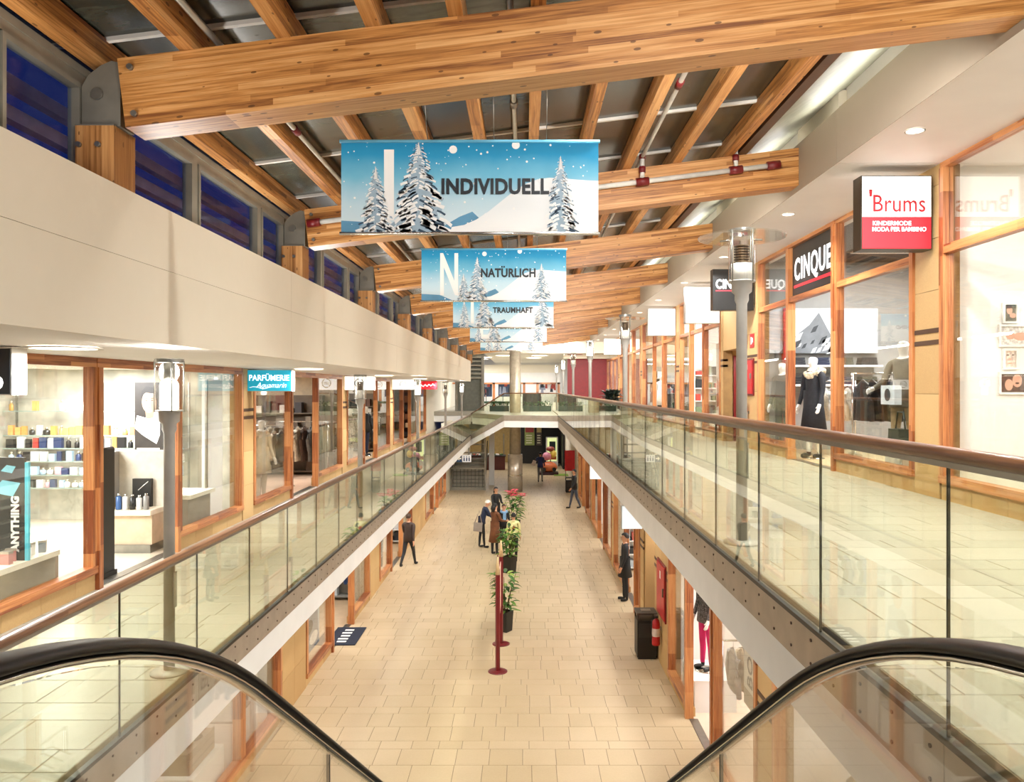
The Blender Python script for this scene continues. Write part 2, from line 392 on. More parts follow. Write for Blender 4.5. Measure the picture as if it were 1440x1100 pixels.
RJ = [1.63, 2.874, 4.115, 5.2] + [6.37 + 1.245 * k for k in range(25)]
LJ = [1.53, 2.77, 4.01] + [5.256 + 1.24 * k for k in range(28)]
railing('glass railing with a dark oak handrail in front of the illuminated fashion shops', GR, [j for j in RJ if j < BY - 1.4], ZR, EYE - 0.25, 0.6, BY - 0.62, 1)
railing('glass railing with a brown handrail in front of the perfumery gallery', GL, [j for j in LJ if j < 39], ZL, EYE - 1.362, 0.6, 39.4, -1)
def railing_between(label, p, q, n):
    p = Vector(p); q = Vector(q); r = thing('glass_railing', label, 'railing', p); d = q - p
    for i in range(n):
        a = d * (i / n); b = d * ((i + 1) / n); t = (b - a) * 0.006; a = a + t; b = b - t
        nrm = Vector((-d.y, d.x, 0)).normalized() * 0.012
        MB().extrude([a, b, b + Vector((0, 0, 1.06)), a + Vector((0, 0, 1.06))], nrm).build('glass_panel', M['glass'], r)
    rail_profile_tube([d * (i / 6) + Vector((0, 0, 1.06)) for i in range(7)]).build('handrail', M['rail_wood'], r)
    nrm = Vector((d.y, -d.x, 0)).normalized() * 0.016
    MB().extrude([Vector((0, 0, -0.27)), d + Vector((0, 0, -0.27)), d + Vector((0, 0, -0.03)), Vector((0, 0, -0.03))], nrm).build('cover_plate', M['steel_band'], r)
    return r
railing_between('glass railing along the front edge of the far bridge', (-1.0, BY, ZR), (GR, BY - 0.6, ZR), 2)
railing_between('sloping glass railing climbing from the perfumery gallery to the far bridge', (GL, 39.4, ZL), (-1.0, BY, ZR), 2)

# ------------------------------------------------------------------ left parapet and clerestory
def left_upper_wall():
    r = struct('wall_left', 'cream parapet wall panels above the perfumery gallery', 'wall')
    MB().box(GL - 0.42, GL - 0.016, BACK, 39.4, EYE + 0.352, EYE + 1.38).build('core', M['joint'], r)
    MB().box(WL - 4, GL - 0.42, BACK, 42.0, EYE + 0.36, EYE + 0.6).build('gallery_ceiling', M['soffit'], r)
    MB().box(GL - 0.42, GL - 0.02, BACK, 39.4, EYE + 0.345, EYE + 0.352).build('soffit_edge', M['soffit'], r)
    ys = [BACK] + [9.13 + 7.5 * k for k in range(-2, 5)] + [39.4]
    for a, b in zip(ys, ys[1:]):
        for z0, z1 in ((EYE + 0.345, EYE + 0.918), (EYE + 0.921, EYE + 1.40)):
            MB().box(GL - 0.016, GL, a + 0.003, b - 0.003, z0, z1).build('wall_panel', M['cream'], r)
    MB().box(GL - 0.46, GL - 0.016, BACK, 39.4, EYE + 1.38, EYE + 1.40).build('coping', M['cream'], r)
    return r
left_upper_wall()
PZ = [5.65 + 4.66 * k for k in range(-2, 9)]       # beam and post positions along the hall
def beam_z(x): return EYE + 2.255 + 0.125 * x      # underside of a beam
CX = GL - 0.50                                     # clerestory plane
def clerestory():
    n = 0; bay = -1
    for p in PZ:
        if p > 0.9: bay += 1
        for w3, (a, b) in enumerate(((p + 0.02, p + 1.85), (p + 1.85, p + 3.66), (p + 3.66, p + 4.64))):
            if b < 0.5 or a > 39.5: continue
            n += 1
            r = struct('window_%d' % n, 'dark blue clerestory window in a grey frame, %s in the %s bay between the parapet posts' % (('first', 'middle', 'last')[w3], ORD[max(bay, 0)]), 'window')
            z0, z1 = EYE + 1.40, EYE + 2.30
            fm = MB(); t = 0.055
            fm.box(CX - 0.05, CX + 0.05, a, a + t, z0, z1).box(CX - 0.05, CX + 0.05, b - t, b, z0, z1).box(CX - 0.05, CX + 0.05, a + t, b - t, z0, z0 + 0.11).box(CX - 0.05, CX + 0.05, a + t, b - t, z1 - 0.07, z1)
            fm.build('frame', M['alu'], r)
            sm = MB(); s = 0.035; c0, c1 = a + t + 0.01, b - t - 0.01
            sm.box(CX - 0.02, CX + 0.065, c0, c0 + s, z0 + 0.12, z1 - 0.08).box(CX - 0.02, CX + 0.065, c1 - s, c1, z0 + 0.12, z1 - 0.08).box(CX - 0.02, CX + 0.065, c0 + s, c1 - s, z0 + 0.12, z0 + 0.12 + s).box(CX - 0.02, CX + 0.065, c0 + s, c1 - s, z1 - 0.08 - s, z1 - 0.08)
            sm.build('sash', M['alu'], r)
            MB().box(CX - 0.004, CX + 0.004, c0 + s, c1 - s, z0 + 0.12 + s, z1 - 0.08 - s).build('pane', M['night_glass'], r)
            if b - a > 1.2:
                for q in (0.3, 0.68):
                    yy = a + (b - a) * q; MB().box(CX + 0.065, CX + 0.09, yy, yy + 0.22, z0 + 0.125, z0 + 0.15).build('handle', M['white'], r)
    # strip between window heads and the roof glass
    tag(MB().box(CX - 0.06, CX + 0.06, BACK, 43, EYE + 2.30, EYE + 2.36).build('trim_1', M['alu']), 'grey metal head rail above the clerestory windows', 'trim', kind='structure')
    # outside: two mauve bars that make the bands in the panes
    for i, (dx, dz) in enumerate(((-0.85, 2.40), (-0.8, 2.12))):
        tag(MB().box(CX + dx - 0.05, CX + dx + 0.05, -4, 43, EYE + dz, EYE + dz + 0.11).build('trim_%d' % (i + 2), plain('#B79DB8', 0.6)), 'pale mauve %s bar outside the clerestory windows' % ('upper', 'lower')[i], 'trim', kind='structure')
clerestory()

# ------------------------------------------------------------------ timber roof
def roof():
    k = 0
    for p in PZ:
        if p < -2: continue
        y0, y1 = p - 0.145, p + 0.145; x0, x1 = -2.95, 4.55
        vis = p > 4
        lab = ('laminated timber roof beam, %s counted from the escalator' % ORD[k]) if vis else 'laminated timber roof beam over the escalator landing'
        if k == 0 and vis: lab = 'largest laminated timber roof beam, crossing in front of all the banners'
        r = thing('roof_beam', lab, 'beam', (0, 0, 0), group='laminated beams across the hall')
        mb = MB(); pts = [(x0 + 0.06, y0, beam_z(x0)), (x1, y0, beam_z(x1)), (x1, y0, beam_z(x1) + 0.5), (x0, y0, beam_z(x0) + 0.5)]
        mb.extrude(pts[::-1], (0, y1 - y0, 0)); mb.build('timber', M['beam'], r)
        for xx, zz in ((x0 + 0.13, 0.08), (x0 + 0.1, 0.42)):
            MB().tube([(xx, y0 + 0.005, beam_z(xx) + zz), (xx, y0 - 0.03, beam_z(xx) + zz)], 0.022, n=8).build('bolt', M['steel'], r)
        # post with steel hinge bracket
        lab = ('laminated timber post standing on the cream parapet, %s counted from the escalator' % ORD[k]) if vis else 'laminated timber post on the parapet over the landing'
        q = thing('timber_post', lab, 'post', (-3.11, p, EYE + 1.40), group='timber posts on the parapet')
        MB().box(-0.14, 0.14, -0.15, 0.15, 0, 0.50).build('timber', M['post'], q)
        MB().box(-0.142, 0.142, -0.152, 0.152, 0.50, 0.508).build('cap_plate', M['bracket'], q)
        prof = [(-0.115, 0.508), (0.165, 0.508), (0.165, 0.97), (0.10, 0.985), (0.02, 0.95), (-0.07, 0.88), (-0.115, 0.80)]
        mb = MB(); mb.extrude([(x, -0.11, z) for x, z in prof][::-1], (0, 0.2, 0)); mb.build('hinge_bracket', M['bracket'], q)
        MB().tube([(0.0, -0.10, 0.74), (0.0, -0.128, 0.74)], 0.042, n=14).build('hinge_pin', M['steel'], q)
        for xx in (-0.11, 0.03): MB().tube([(xx, -0.145, 0.36), (xx, -0.175, 0.36)], 0.02, n=8).build('bolt', M['steel'], q)
        if vis: k += 1
    # glazed roof on purlins
    r = struct('ceiling', 'sloping glazed roof on timber purlins', 'ceiling')
    px = [-3.15, -2.45, -1.75, -1.1, -0.5, 0.1, 0.72, 1.36, 2.03, 2.72]
    top = lambda x: beam_z(x) + 0.5
    pw, ph = 0.055, 0.22
    Y0, Y1 = -6.0, 43.0
    for x in px:
        MB().box(x - pw, x + pw, Y0, Y1, top(x) + 0.002, top(x) + ph).build('purlin', M['purlin'], r)
    ys = [5.65 - 4.66 * 2 + 1.553 * k for k in range(30)]
    for y in ys:
        if y > 42.5: continue
        mb = MB(); pts = [(-3.5, y - 0.02, top(-3.5) + ph - 0.02), (2.98, y - 0.02, top(2.98) + ph - 0.02), (2.98, y - 0.02, top(2.98) + ph + 0.012), (-3.5, y - 0.02, top(-3.5) + ph + 0.012)]
        mb.extrude(pts[::-1], (0, 0.04, 0)); mb.build('glazing_bar', M['white'], r)
    xs = [-3.8] + px + [3.1]
    cache = {}
    for a, b in zip(xs, xs[1:]):
        mb = MB(); dz = 0.125 * (b - a)
        i0 = len(mb.v)
        mb.v += [(0.01, 0.01, 0), (b - a - 0.01, 0.01, dz), (b - a - 0.01, 1.543, dz), (0.01, 1.543, 0), (0.01, 0.01, 0.02), (b - a - 0.01, 0.01, dz + 0.02), (b - a - 0.01, 1.543, dz + 0.02), (0.01, 1.543, 0.02)]
        for q in ((3, 2, 1, 0), (4, 5, 6, 7), (0, 1, 5, 4), (1, 2, 6, 5), (2, 3, 7, 6), (3, 0, 4, 7)): mb.face(q)
        me = mb.mesh('roof_pane', M['roof_pane']); far = MB()
        for k, y in enumerate(ys[:-1]):
            if y > 42.5: continue
            if k < 24: link('roof_pane', me, r, (a, y, top(a) + ph + 0.013))
            else:
                b0 = len(far.v); far.v += [(v[0] + a, v[1] + y, v[2] + top(a) + ph + 0.013) for v in mb.v]
                for f in mb.f: far.face(tuple(b0 + i for i in f))
        if far.v: stuff(far.build('roof_pane', M['roof_pane'], r))
roof()

# right-hand fascia, soffit and the wall behind it
def right_upper_wall():
    r = struct('trim_4', 'taupe fascia boards above the illuminated fashion shops', 'trim')
    ys = [BACK, -6.06, 1.44, 8.94, 16.44, 23.94, 31.44, 38.94, END]
    for a, b in zip(ys, ys[1:]):
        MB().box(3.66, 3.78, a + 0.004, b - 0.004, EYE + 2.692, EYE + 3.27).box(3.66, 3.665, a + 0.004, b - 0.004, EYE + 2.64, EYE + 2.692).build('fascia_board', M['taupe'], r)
    MB().box(3.79, 3.83, BACK, END, EYE + 2.70, EYE + 3.2).build('backing', M['band'], r)
    s = struct('ceiling', 'white soffit over the gallery of illuminated fashion shops', 'ceiling')
    for a, b in zip(ys, ys[1:]):
        MB().box(3.665, WR + 0.3, a + 0.006, b - 0.006, EYE + 2.645, EYE + 2.69).build('soffit_board', M['soffit'], s)
    w_ = struct('wall_right', 'cream wall above the shop soffit, lit by hidden strip lights', 'wall')
    MB().box(4.75, 4.95, BACK, END, EYE + 2.70, EYE + 3.6).build('plaster', M['cream'], w_)
    gg = plain('#9C9C88', 0.5)
    mb = MB(); mb.extrude([(2.96, BACK, EYE + 3.14), (4.16, BACK, EYE + 3.85), (4.16, BACK, EYE + 3.89), (2.96, BACK, EYE + 3.40)][::-1], (0, END - BACK, 0)); mb.build('inclined_board', gg, w_)
    MB().box(2.84, 2.955, BACK, 43, EYE + 3.12, EYE + 3.42).build('edge_beam', M['band'], w_)
    for p in PZ:
        MB().box(3.955, 4.075, p - 0.72, p + 0.72, EYE + 2.68, EYE + 3.76).build('frieze_panel', M['cream'], w_)
        MB().box(4.06, 4.12, p + 0.70, p + 3.96, EYE + 2.68, EYE + 3.84).build('niche_panel', M['white'], w_)
        MB().box(3.83, 4.02, p + 0.68, p + 0.74, EYE + 3.28, EYE + 3.31).build('hanger', M['bracket'], w_)
right_upper_wall()

# fill lamps added out of sight behind each beam to brighten the hall
fl_case = plain('#4A4844', 0.4, 0.5)
k = 0
for p in PZ:
    if p < -2: continue
    if p > 4: k += 1
    for i, x in enumerate((1.45, 2.55)):
        where = ORD[k - 1] + ' beam from the escalator' if p > 4 else 'beam over the landing'
        t = thing('added_fill_lamp', 'dark added fill lamp behind the %s, %s' % (where, ('banner end', 'shop sign end')[i]), 'light', (x, p + 0.145, beam_z(x) + 0.2), group='added fill lamps behind the beams')
        MB().box(-0.22, 0.22, 0.03, 0.15, -0.06, 0.06).build('housing', fl_case, t); MB().box(-0.03, 0.03, 0.0, 0.03, -0.04, 0.04).build('bracket', M['bracket'], t)
        MB().box(-0.2, 0.2, 0.04, 0.14, -0.066, -0.06).build('lens', glow('fill_lamp_lens', '#FFF2DC', 5.0) if 'fill_lamp_lens' not in bpy.data.materials else bpy.data.materials['fill_lamp_lens'], t)
        la = area('lamp', (0, 0.09, -0.08), (0.85, 0, 0), 0.36, 0.1, (340, 110)[i], WARM); la.parent = t
# gable end over the far hall and side walls beyond the galleries
tag(MB().box(-9, 9, 43.3, 43.5, EYE + 2.0, EYE + 4.2).build('wall_back', M['cream']), 'cream gable wall where the timber roof ends', 'wall', kind='structure')
tag(MB().box(LL - 0.2, LL, 39.0, 60, 0, ZR - 0.5).build('wall_left', M['cream']), 'cream side wall of the lower far hall', 'wall', kind='structure')
tag(MB().box(LR, LR + 0.2, 39.0, 60, 0, ZR - 0.5).build('wall_right', M['cream']), 'cream side wall of the lower far hall past the red panel', 'wall', kind='structure')
tag(MB().box(WL - 0.2, WL, 39.4, 60, ZL - 0.5, EYE + 2.1).build('wall_left', M['cream']), 'cream side wall past the end of the perfumery gallery', 'wall', kind='structure')
# ------------------------------------------------------------------ downlights
def downlight(name, label, loc, r, power, col, group, spread=2.4, lens=14):
    t = thing(name, label, 'light', loc, group=group)
    MB().lathe([(r * 1.18, -0.012), (r * 1.18, 0.0), (r, 0.0), (r, -0.012)], 20, cap=False, smooth=False).build('trim_ring', M['white'], t)
    MB().lathe([(r * 0.98, -0.004), (r * 0.98, 0.004)], 20, smooth=False).build('lens', LENS, t)
    la = area('lamp', (0, 0, -0.02), (0, 0, 0), r * 1.8, r * 1.8, power, col, 'DISK', spread); la.parent = t
    return t
LENS = glow('lamp_lens', '#FFF6E6', 6.0)
# ------------------------------------------------------------------ shopfronts
WN = [100]; DN = [0]
class Front:
    """one line of shopfronts; s=+1 for the walls on the +x side, -1 for the -x side"""
    def __init__(s, side, xw, z0, top, transom=None, sill=0.26, where=''):
        s.s, s.x, s.z0, s.top, s.tr, s.sill, s.where = side, xw, z0, top, transom, sill, where
        s.wall = struct('wall_right' if side > 0 else 'wall_left', 'ochre sandstone piers between the shops, ' + where, 'wall')
    def X(s, d): return s.x - s.s * d           # d > 0 stands proud of the wall plane
    def bx(s, mb, d0, d1, y0, y1, z0, z1, mi=0): return mb.box(s.X(d0), s.X(d1), y0, y1, z0, z1, mi)
    def base(s, r, a, b):
        y = a
        while y < b - 0.02:
            c = min(y + 0.62, b)
            if b - c < 0.2: c = b
            s.bx(MB(), -0.12, 0.02, y + 0.003, c - 0.003, s.z0, s.z0 + s.sill - 0.06).build('base_stone', M['stone'], r); y = c
    def window(s, a, b, label, sill=True, mull=()):
        WN[0] += 1; r = struct('window_%d' % WN[0], label, 'window'); zb = s.z0 + (s.sill if sill else 0.03); jw = 0.09
        if sill: s.base(r, a, b)
        s.bx(MB(), -0.08, 0.06, a, b, zb - 0.06, zb + 0.03).build('sill', M['frame_h'], r)
        s.bx(MB(), -0.06, 0.04, a, b, s.top - 0.11, s.top).build('head_rail', M['frame_h'], r)
        for y in (a, b - jw): s.bx(MB(), -0.07, 0.05, y, y + jw, zb + 0.03, s.top - 0.11).build('jamb', M['frame_v'], r)
        pz = s.top - 0.11
        if s.tr:
            s.bx(MB(), -0.06, 0.045, a + jw, b - jw, s.tr - 0.05, s.tr + 0.05).build('transom_rail', M['frame_h'], r)
            s.bx(MB(), -0.03, -0.02, a + jw, b - jw, s.tr + 0.05, pz).build('transom_pane', M['shop_glass'], r); pz = s.tr - 0.05
        ys = [a + jw] + [m for m in mull] + [b - jw]
        for m in mull: s.bx(MB(), -0.05, 0.03, m - 0.035, m + 0.035, zb + 0.03, pz).build('mullion', M['frame_v'], r)
        for p, q in zip(ys, ys[1:]): s.bx(MB(), -0.03, -0.02, p + 0.002, q - 0.002, zb + 0.03, pz).build('pane', M['shop_glass'], r)
        return r
    def door(s, a, b, label, infill=None):
        DN[0] += 1; r = struct('door_%d' % DN[0], label, 'door'); jw = 0.09
        for y in (a, b - jw): s.bx(MB(), -0.07, 0.07, y, y + jw, s.z0, s.top - 0.11).build('jamb', M['frame_v'], r)
        s.bx(MB(), -0.06, 0.05, a, b, s.top - 0.11, s.top).build('head_rail', M['frame_h'], r)
        if s.tr:
            s.bx(MB(), -0.06, 0.05, a + jw, b - jw, s.tr - 0.05, s.tr + 0.05).build('transom_rail', M['frame_h'], r)
            if infill is None: s.bx(MB(), -0.03, -0.02, a + jw, b - jw, s.tr + 0.05, s.top - 0.11).build('transom_pane', M['shop_glass'], r)
            else: s.bx(MB(), -0.04, -0.02, a + jw, b - jw, s.tr + 0.05, s.top - 0.11).build('sign_panel', infill, r)
        s.bx(MB(), -0.14, 0.0, a + jw, b - jw, s.z0, s.z0 + 0.006).build('threshold', M['steel'], r)
        return r
    def pier(s, a, b, bands=(2.0, 1.86), h=0.62, proud=0.03, cut=None):
        z = s.z0; cuts = [s.z0]
        while z < s.top - 0.01:
            z2 = min(z + h, s.top)
            if s.top - z2 < 0.15: z2 = s.top
            n = max(1, round((b - a) / 0.8))
            for i in range(n):
                y0, y1 = a + (b - a) * i / n, a + (b - a) * (i + 1) / n
                s.bx(MB(), -0.2, proud, y0 + 0.004, y1 - 0.004, z + 0.003, z2 - 0.003).build('cladding_stone', M['stone'], s.wall)
            z = z2
        s.bx(MB(), -0.21, proud - 0.012, a, b, s.z0, s.top).build('bedding', M['joint'], s.wall)
        for q in bands:
            if s.z0 + q < s.top: s.bx(MB(), -0.1, proud + 0.006, a, b, s.z0 + q - 0.028, s.z0 + q + 0.028).build('inlay_band', M['band'], s.wall)
    def room(s, a, b, label, wallm, floorm, depth=4.2, ceil=None, power=150, col=NEUT, top=None, n=1):
        top = s.top if top is None else top; x0, x1 = s.X(-0.21), s.X(-depth); z0, z1 = s.z0, top
        a += 0.02; b -= 0.02; q = label.replace('interior of ', '')
        for nm, m_, bb in (('floor', floorm, (s.X(-0.005), x1, a, b, z0 - 0.1, z0 + 0.001)), ('ceiling', ceil or M['soffit'], (x0, x1, a, b, z1 - 0.005, z1 + 0.1)),
                           ('wall_back', wallm, (x1, x1 + s.s * 0.1, a, b, z0, z1)), ('wall_front', wallm, (x0, x1, a - 0.05, a + 0.04, z0, z1)), ('wall_side', wallm, (x0, x1, b - 0.04, b + 0.05, z0, z1))):
            tag(MB().box(*bb).build(nm, m_), {'floor': 'floor', 'ceiling': 'ceiling', 'wall_back': 'rear wall', 'wall_front': 'near partition wall', 'wall_side': 'far partition wall'}[nm] + ' inside ' + q, nm.split('_')[0], kind='structure')
        L = (b - a) / n
        for i in range(n):
            xm = (x0 + x1) / 2; ym = a + L * (i + 0.5)
            f = thing('ceiling_light', ('flush ceiling light inside ' if n == 1 else '%s flush ceiling light inside ' % ('nearer', 'farther')[i]) + label.replace('interior of ', ''), 'light', (xm, ym, z1 - 0.006), group='ceiling lights of the shops')
            MB().box(-0.7, 0.7, -L * 0.32, L * 0.32, -0.03, 0).build('housing', M['white'], f)
            la = area('shop_light', (0, 0, -0.04), (0, 0, 0), 1.3, L * 0.6, power / n, col); la.parent = f

wood_floor = plain('#C9AE8E', 0.4, var=0.05, scale=2); grey_floor = plain('#B9B1A3', 0.4, var=0.05); dark_ceil = plain('#3A3733', 0.7)
w_white = plain('#F1EEE8', 0.7, var=0.02, scale=1.5); w_grey = plain('#9A9893', 0.7, var=0.05, scale=2); w_conc = plain('#B9B6A8', 0.7, var=0.16, scale=2.5); w_dark = plain('#2A2522', 0.7); w_beige = plain('#D9C7A8', 0.7, var=0.05)
cinque_panel = plain('#23211F', 0.4)

# --- right gallery
F = UR = Front(1, WR, ZR, EYE + 2.69, EYE + 1.62, 0.26, 'gallery with the illuminated hanging signs')
UR.window(4.0, 8.95, 'big childrenswear shop window with white wall and framed photos behind', mull=())
UR.pier(8.97, 9.54)
UR.window(9.56, 11.98, 'tall menswear shop window beside the stone pier, mannequin behind it')
UR.door(11.98, 14.12, 'open menswear shop doorway under the black transom sign', cinque_panel)
UR.window(14.12, 15.95, 'narrow menswear shop window next to the fire hose cabinet')
UR.pier(15.97, 17.25)
UR.pier(18.80, 19.0)
UR.window(19.02, 20.75, 'fashion window with a white figure poster beyond the red door niche')
UR.door(20.75, 22.5, 'open doorway of the white shop beyond the red door niche')
UR.window(22.5, 24.0, 'shop window just before the fourth hanging sign pier')
UR.pier(24.02, 24.6)
for k, p in enumerate((24.62, 32.2, 39.8)):
    w3 = ('third', 'fourth', 'fifth')[k]; e = min(p + 7.0, 45.2)
    if e - p > 6:
        UR.window(p, p + 2.25, 'first window of the %s timber-framed shop along the gallery of hanging signs' % w3)
        UR.door(p + 2.25, p + 4.3, 'doorway of the %s timber-framed shop along the gallery of hanging signs' % w3)
        UR.window(p + 4.3, p + 6.95, 'last window of the %s timber-framed shop along the gallery of hanging signs' % w3)
        UR.pier(p + 6.97, p + 7.55)
    else: UR.window(p, e, 'timber-framed shop window ending at the red wall', mull=(p + 1.8, p + 3.6))
UR.room(2.0, 9.25, 'interior of the white childrenswear shop', w_white, wood_floor, power=240)
UR.room(9.3, 16.3, 'interior of the grey menswear shop', w_grey, wood_floor, ceil=dark_ceil, power=700)
UR.room(18.95, 24.3, 'interior of the white fashion shop beyond the niche', w_white, wood_floor, power=260)
UR.room(24.4, 31.9, 'interior of the third shop along the hanging signs', w_beige, wood_floor, power=190)
UR.room(32.0, 39.5, 'interior of the fourth shop along the hanging signs', w_beige, wood_floor, power=190)
UR.room(39.6, 45.4, 'interior of the shop next to the red wall', w_white, wood_floor, power=200)
# niche with red doors
def niche():
    r = struct('door_20', 'pair of dark red doors in a stone niche beside the fire hose cabinet', 'door')
    x0, x1 = WR, WR + 1.15
    MB().box(x1, x1 + 0.1, 17.25, 18.85, ZR, EYE + 2.69).build('back_wall', M['stone'], r)
    MB().box(x0 - 0.02, x1, 17.25, 18.85, EYE + 0.92, EYE + 2.69).build('lintel', M['stone'], r)
    MB().box(x0 + 0.23, x1, 18.85, 18.91, ZR, EYE + 2.69).build('side_wall', M['stone'], r)
    MB().box(x0 + 0.23, x1, 17.1, 17.25, ZR, EYE + 2.69).build('side_wall', M['stone'], r)
    downlight('downlight', 'small added downlight over the dark red doors in the stone niche', (WR + 0.6, 18.05, EYE + 0.915), 0.06, 35, NEUT, None, 2.8)  # lamp added to lift the otherwise black niche
    for a in (5.16, 5.6):
        lf = MB().box(a, a + 0.43, 18.79, 18.845, ZR, EYE + 0.80).build('door_leaf', M['dark_red'], r)
        MB().tube([(a + 0.06, 18.75, ZR + 1.05), (a + 0.37, 18.75, ZR + 1.05)], 0.018, n=6).build('push_bar', M['steel'], lf)
    MB().box(x0, x1, 17.25, 18.85, ZR - 0.12, ZR).build('niche_floor', M['tile_up'], r)
niche()
# red end wall of the right gallery and the pale wall over it
tag(MB().box(2.55, 5.0, END, END + 0.15, ZR, EYE + 1.75).build('wall_back', plain('#7E0E12', 0.5)), 'red wall at the end of the gallery of hanging signs', 'wall', kind='structure')
tag(MB().box(2.3, 5.0, END - 0.6, END + 0.15, EYE + 1.75, EYE + 4.0).build('wall_back', M['cream']), 'cream bulkhead over the red end wall', 'wall', kind='structure')

# --- left gallery
UL = Front(-1, WL, ZL, EYE + 0.36, None, 0.26, 'perfumery gallery')
shops = [('perfumery', 6.8), ('clothes shop', 14.3), ('boutique', 21.8), ('dark timber shop', 29.5), ('end shop', 37.0)]
UL.pier(6.25, 6.8)
for nm, p in shops:
    UL.window(p, p + 2.25, 'first tall shop window of the %s' % nm)
    if p > 36: break
    UL.door(p + 2.25, p + 4.4, 'open doorway of the %s' % nm)
    UL.window(p + 4.4, p + 6.95, 'second tall shop window of the %s, past its doorway' % nm)
    UL.pier(p + 6.97, p + 7.5 if p < 20 else p + 7.65)
UL.window(0.5, 6.25, 'shop window before the black hanging sign')
UL.room(0.3, 6.5, 'interior of the shop before the black hanging sign', w_white, wood_floor, power=150)
UL.room(6.55, 14.0, 'interior of the concrete-walled perfumery', w_conc, plain('#C6BBA6', 0.35, var=0.04, scale=2), power=950, n=2)
UL.room(14.1, 21.5, 'interior of the clothes shop with pinkish floor', w_beige, plain('#D8B79C', 0.4, var=0.04, scale=2), power=330)
UL.room(21.6, 29.1, 'interior of the boutique', w_beige, wood_floor, power=240)
UL.room(29.2, 36.9, 'interior of the dark timber shop', plain('#7A4A2A', 0.6), wood_floor, power=70)
UL.room(37.0, 39.4, 'interior of the end shop on the perfumery gallery', w_dark, wood_floor, power=25)

# --- lower right
DR = Front(1, LR, 0.0, EYE - 1.90, None, 0.2, 'lower mall beside the black litter bin')
DR.window(4.0, 8.35, 'lower shop window behind the escalator handrail with white clothes', mull=(6.2,))
DR.pier(8.4, 8.92)
DR.window(8.94, 11.0, 'lower shop window with the vertical white letter banner')
DR.door(11.0, 12.85, 'open doorway of the lower fashion shop')
DR.window(12.85, 14.45, 'lower fashion shop window beside the red hose cabinet')
DR.pier(14.47, 16.0)
DR.pier(17.5, 18.0)
DR.window(18.02, 18.75, 'narrow lower window beyond the litter bin')
DR.door(18.75, 20.7, 'lower doorway where the figure in black stands')
DR.window(20.7, 23.3, 'lower shop window beneath the white box sign')
DR.pier(23.32, 23.9)
for k, p in enumerate((23.92, 31.5)):
    w3 = ('next to the square white sign', 'near the man walking past')[k]
    DR.window(p, p + 2.25, 'first lower shop window ' + w3); DR.door(p + 2.25, p + 4.3, 'lower shop doorway ' + w3)
    DR.window(p + 4.3, p + 6.95, 'second lower shop window ' + w3); DR.pier(p + 6.97, p + 7.55)
DR.room(2.0, 8.6, 'interior of the lower white clothes shop behind the handrail', w_white, wood_floor, power=260)
DR.room(8.7, 14.8, 'interior of the lower white fashion shop', w_white, plain('#E2C6AE', 0.4, var=0.03, scale=2), power=360)
DR.room(17.7, 23.6, 'interior of the lower shop beneath the box sign', w_white, wood_floor, power=260)
DR.room(23.7, 31.2, 'interior of the lower shop next to the square white sign', w_white, wood_floor, power=240)
DR.room(31.3, 38.9, 'interior of the lower shop near the man walking past', w_beige, wood_floor, power=160)
def niche2():
    r = struct('door_21', 'recessed brown door between the litter bin and the figure in black', 'door')
    x0, x1 = LR, LR + 0.9
    MB().box(x1, x1 + 0.1, 16.0, 17.5, 0, EYE - 1.9).build('back_wall', M['stone'], r)
    MB().box(x0 + 0.02, x1, 16.0, 17.5, 2.75, EYE - 1.9).build('lintel', M['stone'], r)
    MB().box(x0, x1, 17.4, 17.5, 0, 2.75).build('side_wall', M['stone'], r)
    MB().box(x0 + 0.23, x1, 15.95, 16.02, 0, 2.75).build('side_wall', M['stone'], r)
    downlight('downlight', 'small downlight over the recessed brown door', (LR + 0.5, 16.75, 2.745), 0.06, 25, WARM, None, 2.8)
    MB().box(x1 - 0.06, x1, 16.1, 17.35, 0, 2.65).build('door_leaf', plain('#7B4B2A', 0.5), r)
    MB().tube([(x1 - 0.1, 16.2, 1.05), (x1 - 0.1, 17.2, 1.05)], 0.02, n=6).build('push_bar', M['red'], r)
niche2()
# --- lower left
DL = Front(-1, LL, 0.0, EYE - 2.98, None, 0.22, 'lower mall opposite the litter bin')
DL.window(4.0, 8.2, 'lower shop window seen through the escalator glass', mull=(6.1,))
DL.window(8.2, 10.9, 'lower window with a crate of small goods behind the escalator glass')
DL.window(10.9, 12.65, 'lower window next to the wide stone pier')
DL.pier(12.67, 14.08, bands=())
DL.window(14.1, 15.95, 'lower window with the poster of a man in sunglasses')
DL.door(15.95, 17.95, 'lower shop doorway with the dark mat in front')
DL.window(17.95, 19.85, 'lower window just beyond the dark mat doorway')
DL.pier(19.87, 21.2, bands=())
DL.window(21.22, 23.0, 'lower window near the striding person')
DL.door(23.0, 25.1, 'lower doorway behind the striding person')
DL.window(25.1, 27.3, 'lower window past the striding person')
DL.pier(27.32, 31.0, bands=())
DL.window(31.02, 33.5, 'lower window past the widest stone pier'); DL.door(33.5, 35.4, 'farthest lower doorway before the stairs')
DL.window(35.4, 39.0, 'last lower window before the stairs', mull=(37.2,))
DL.room(2.0, 12.7, 'interior of the lower shop seen through the escalator glass', w_white, wood_floor, power=230, n=2)
DL.room(13.2, 20.4, 'interior of the lower shop with the dark mat', w_white, wood_floor, power=170)
DL.room(20.5, 27.6, 'interior of the lower shop behind the striding person', w_white, wood_floor, power=200)
DL.room(30.8, 39.2, 'interior of the lower shop before the stairs', w_beige, wood_floor, power=150)

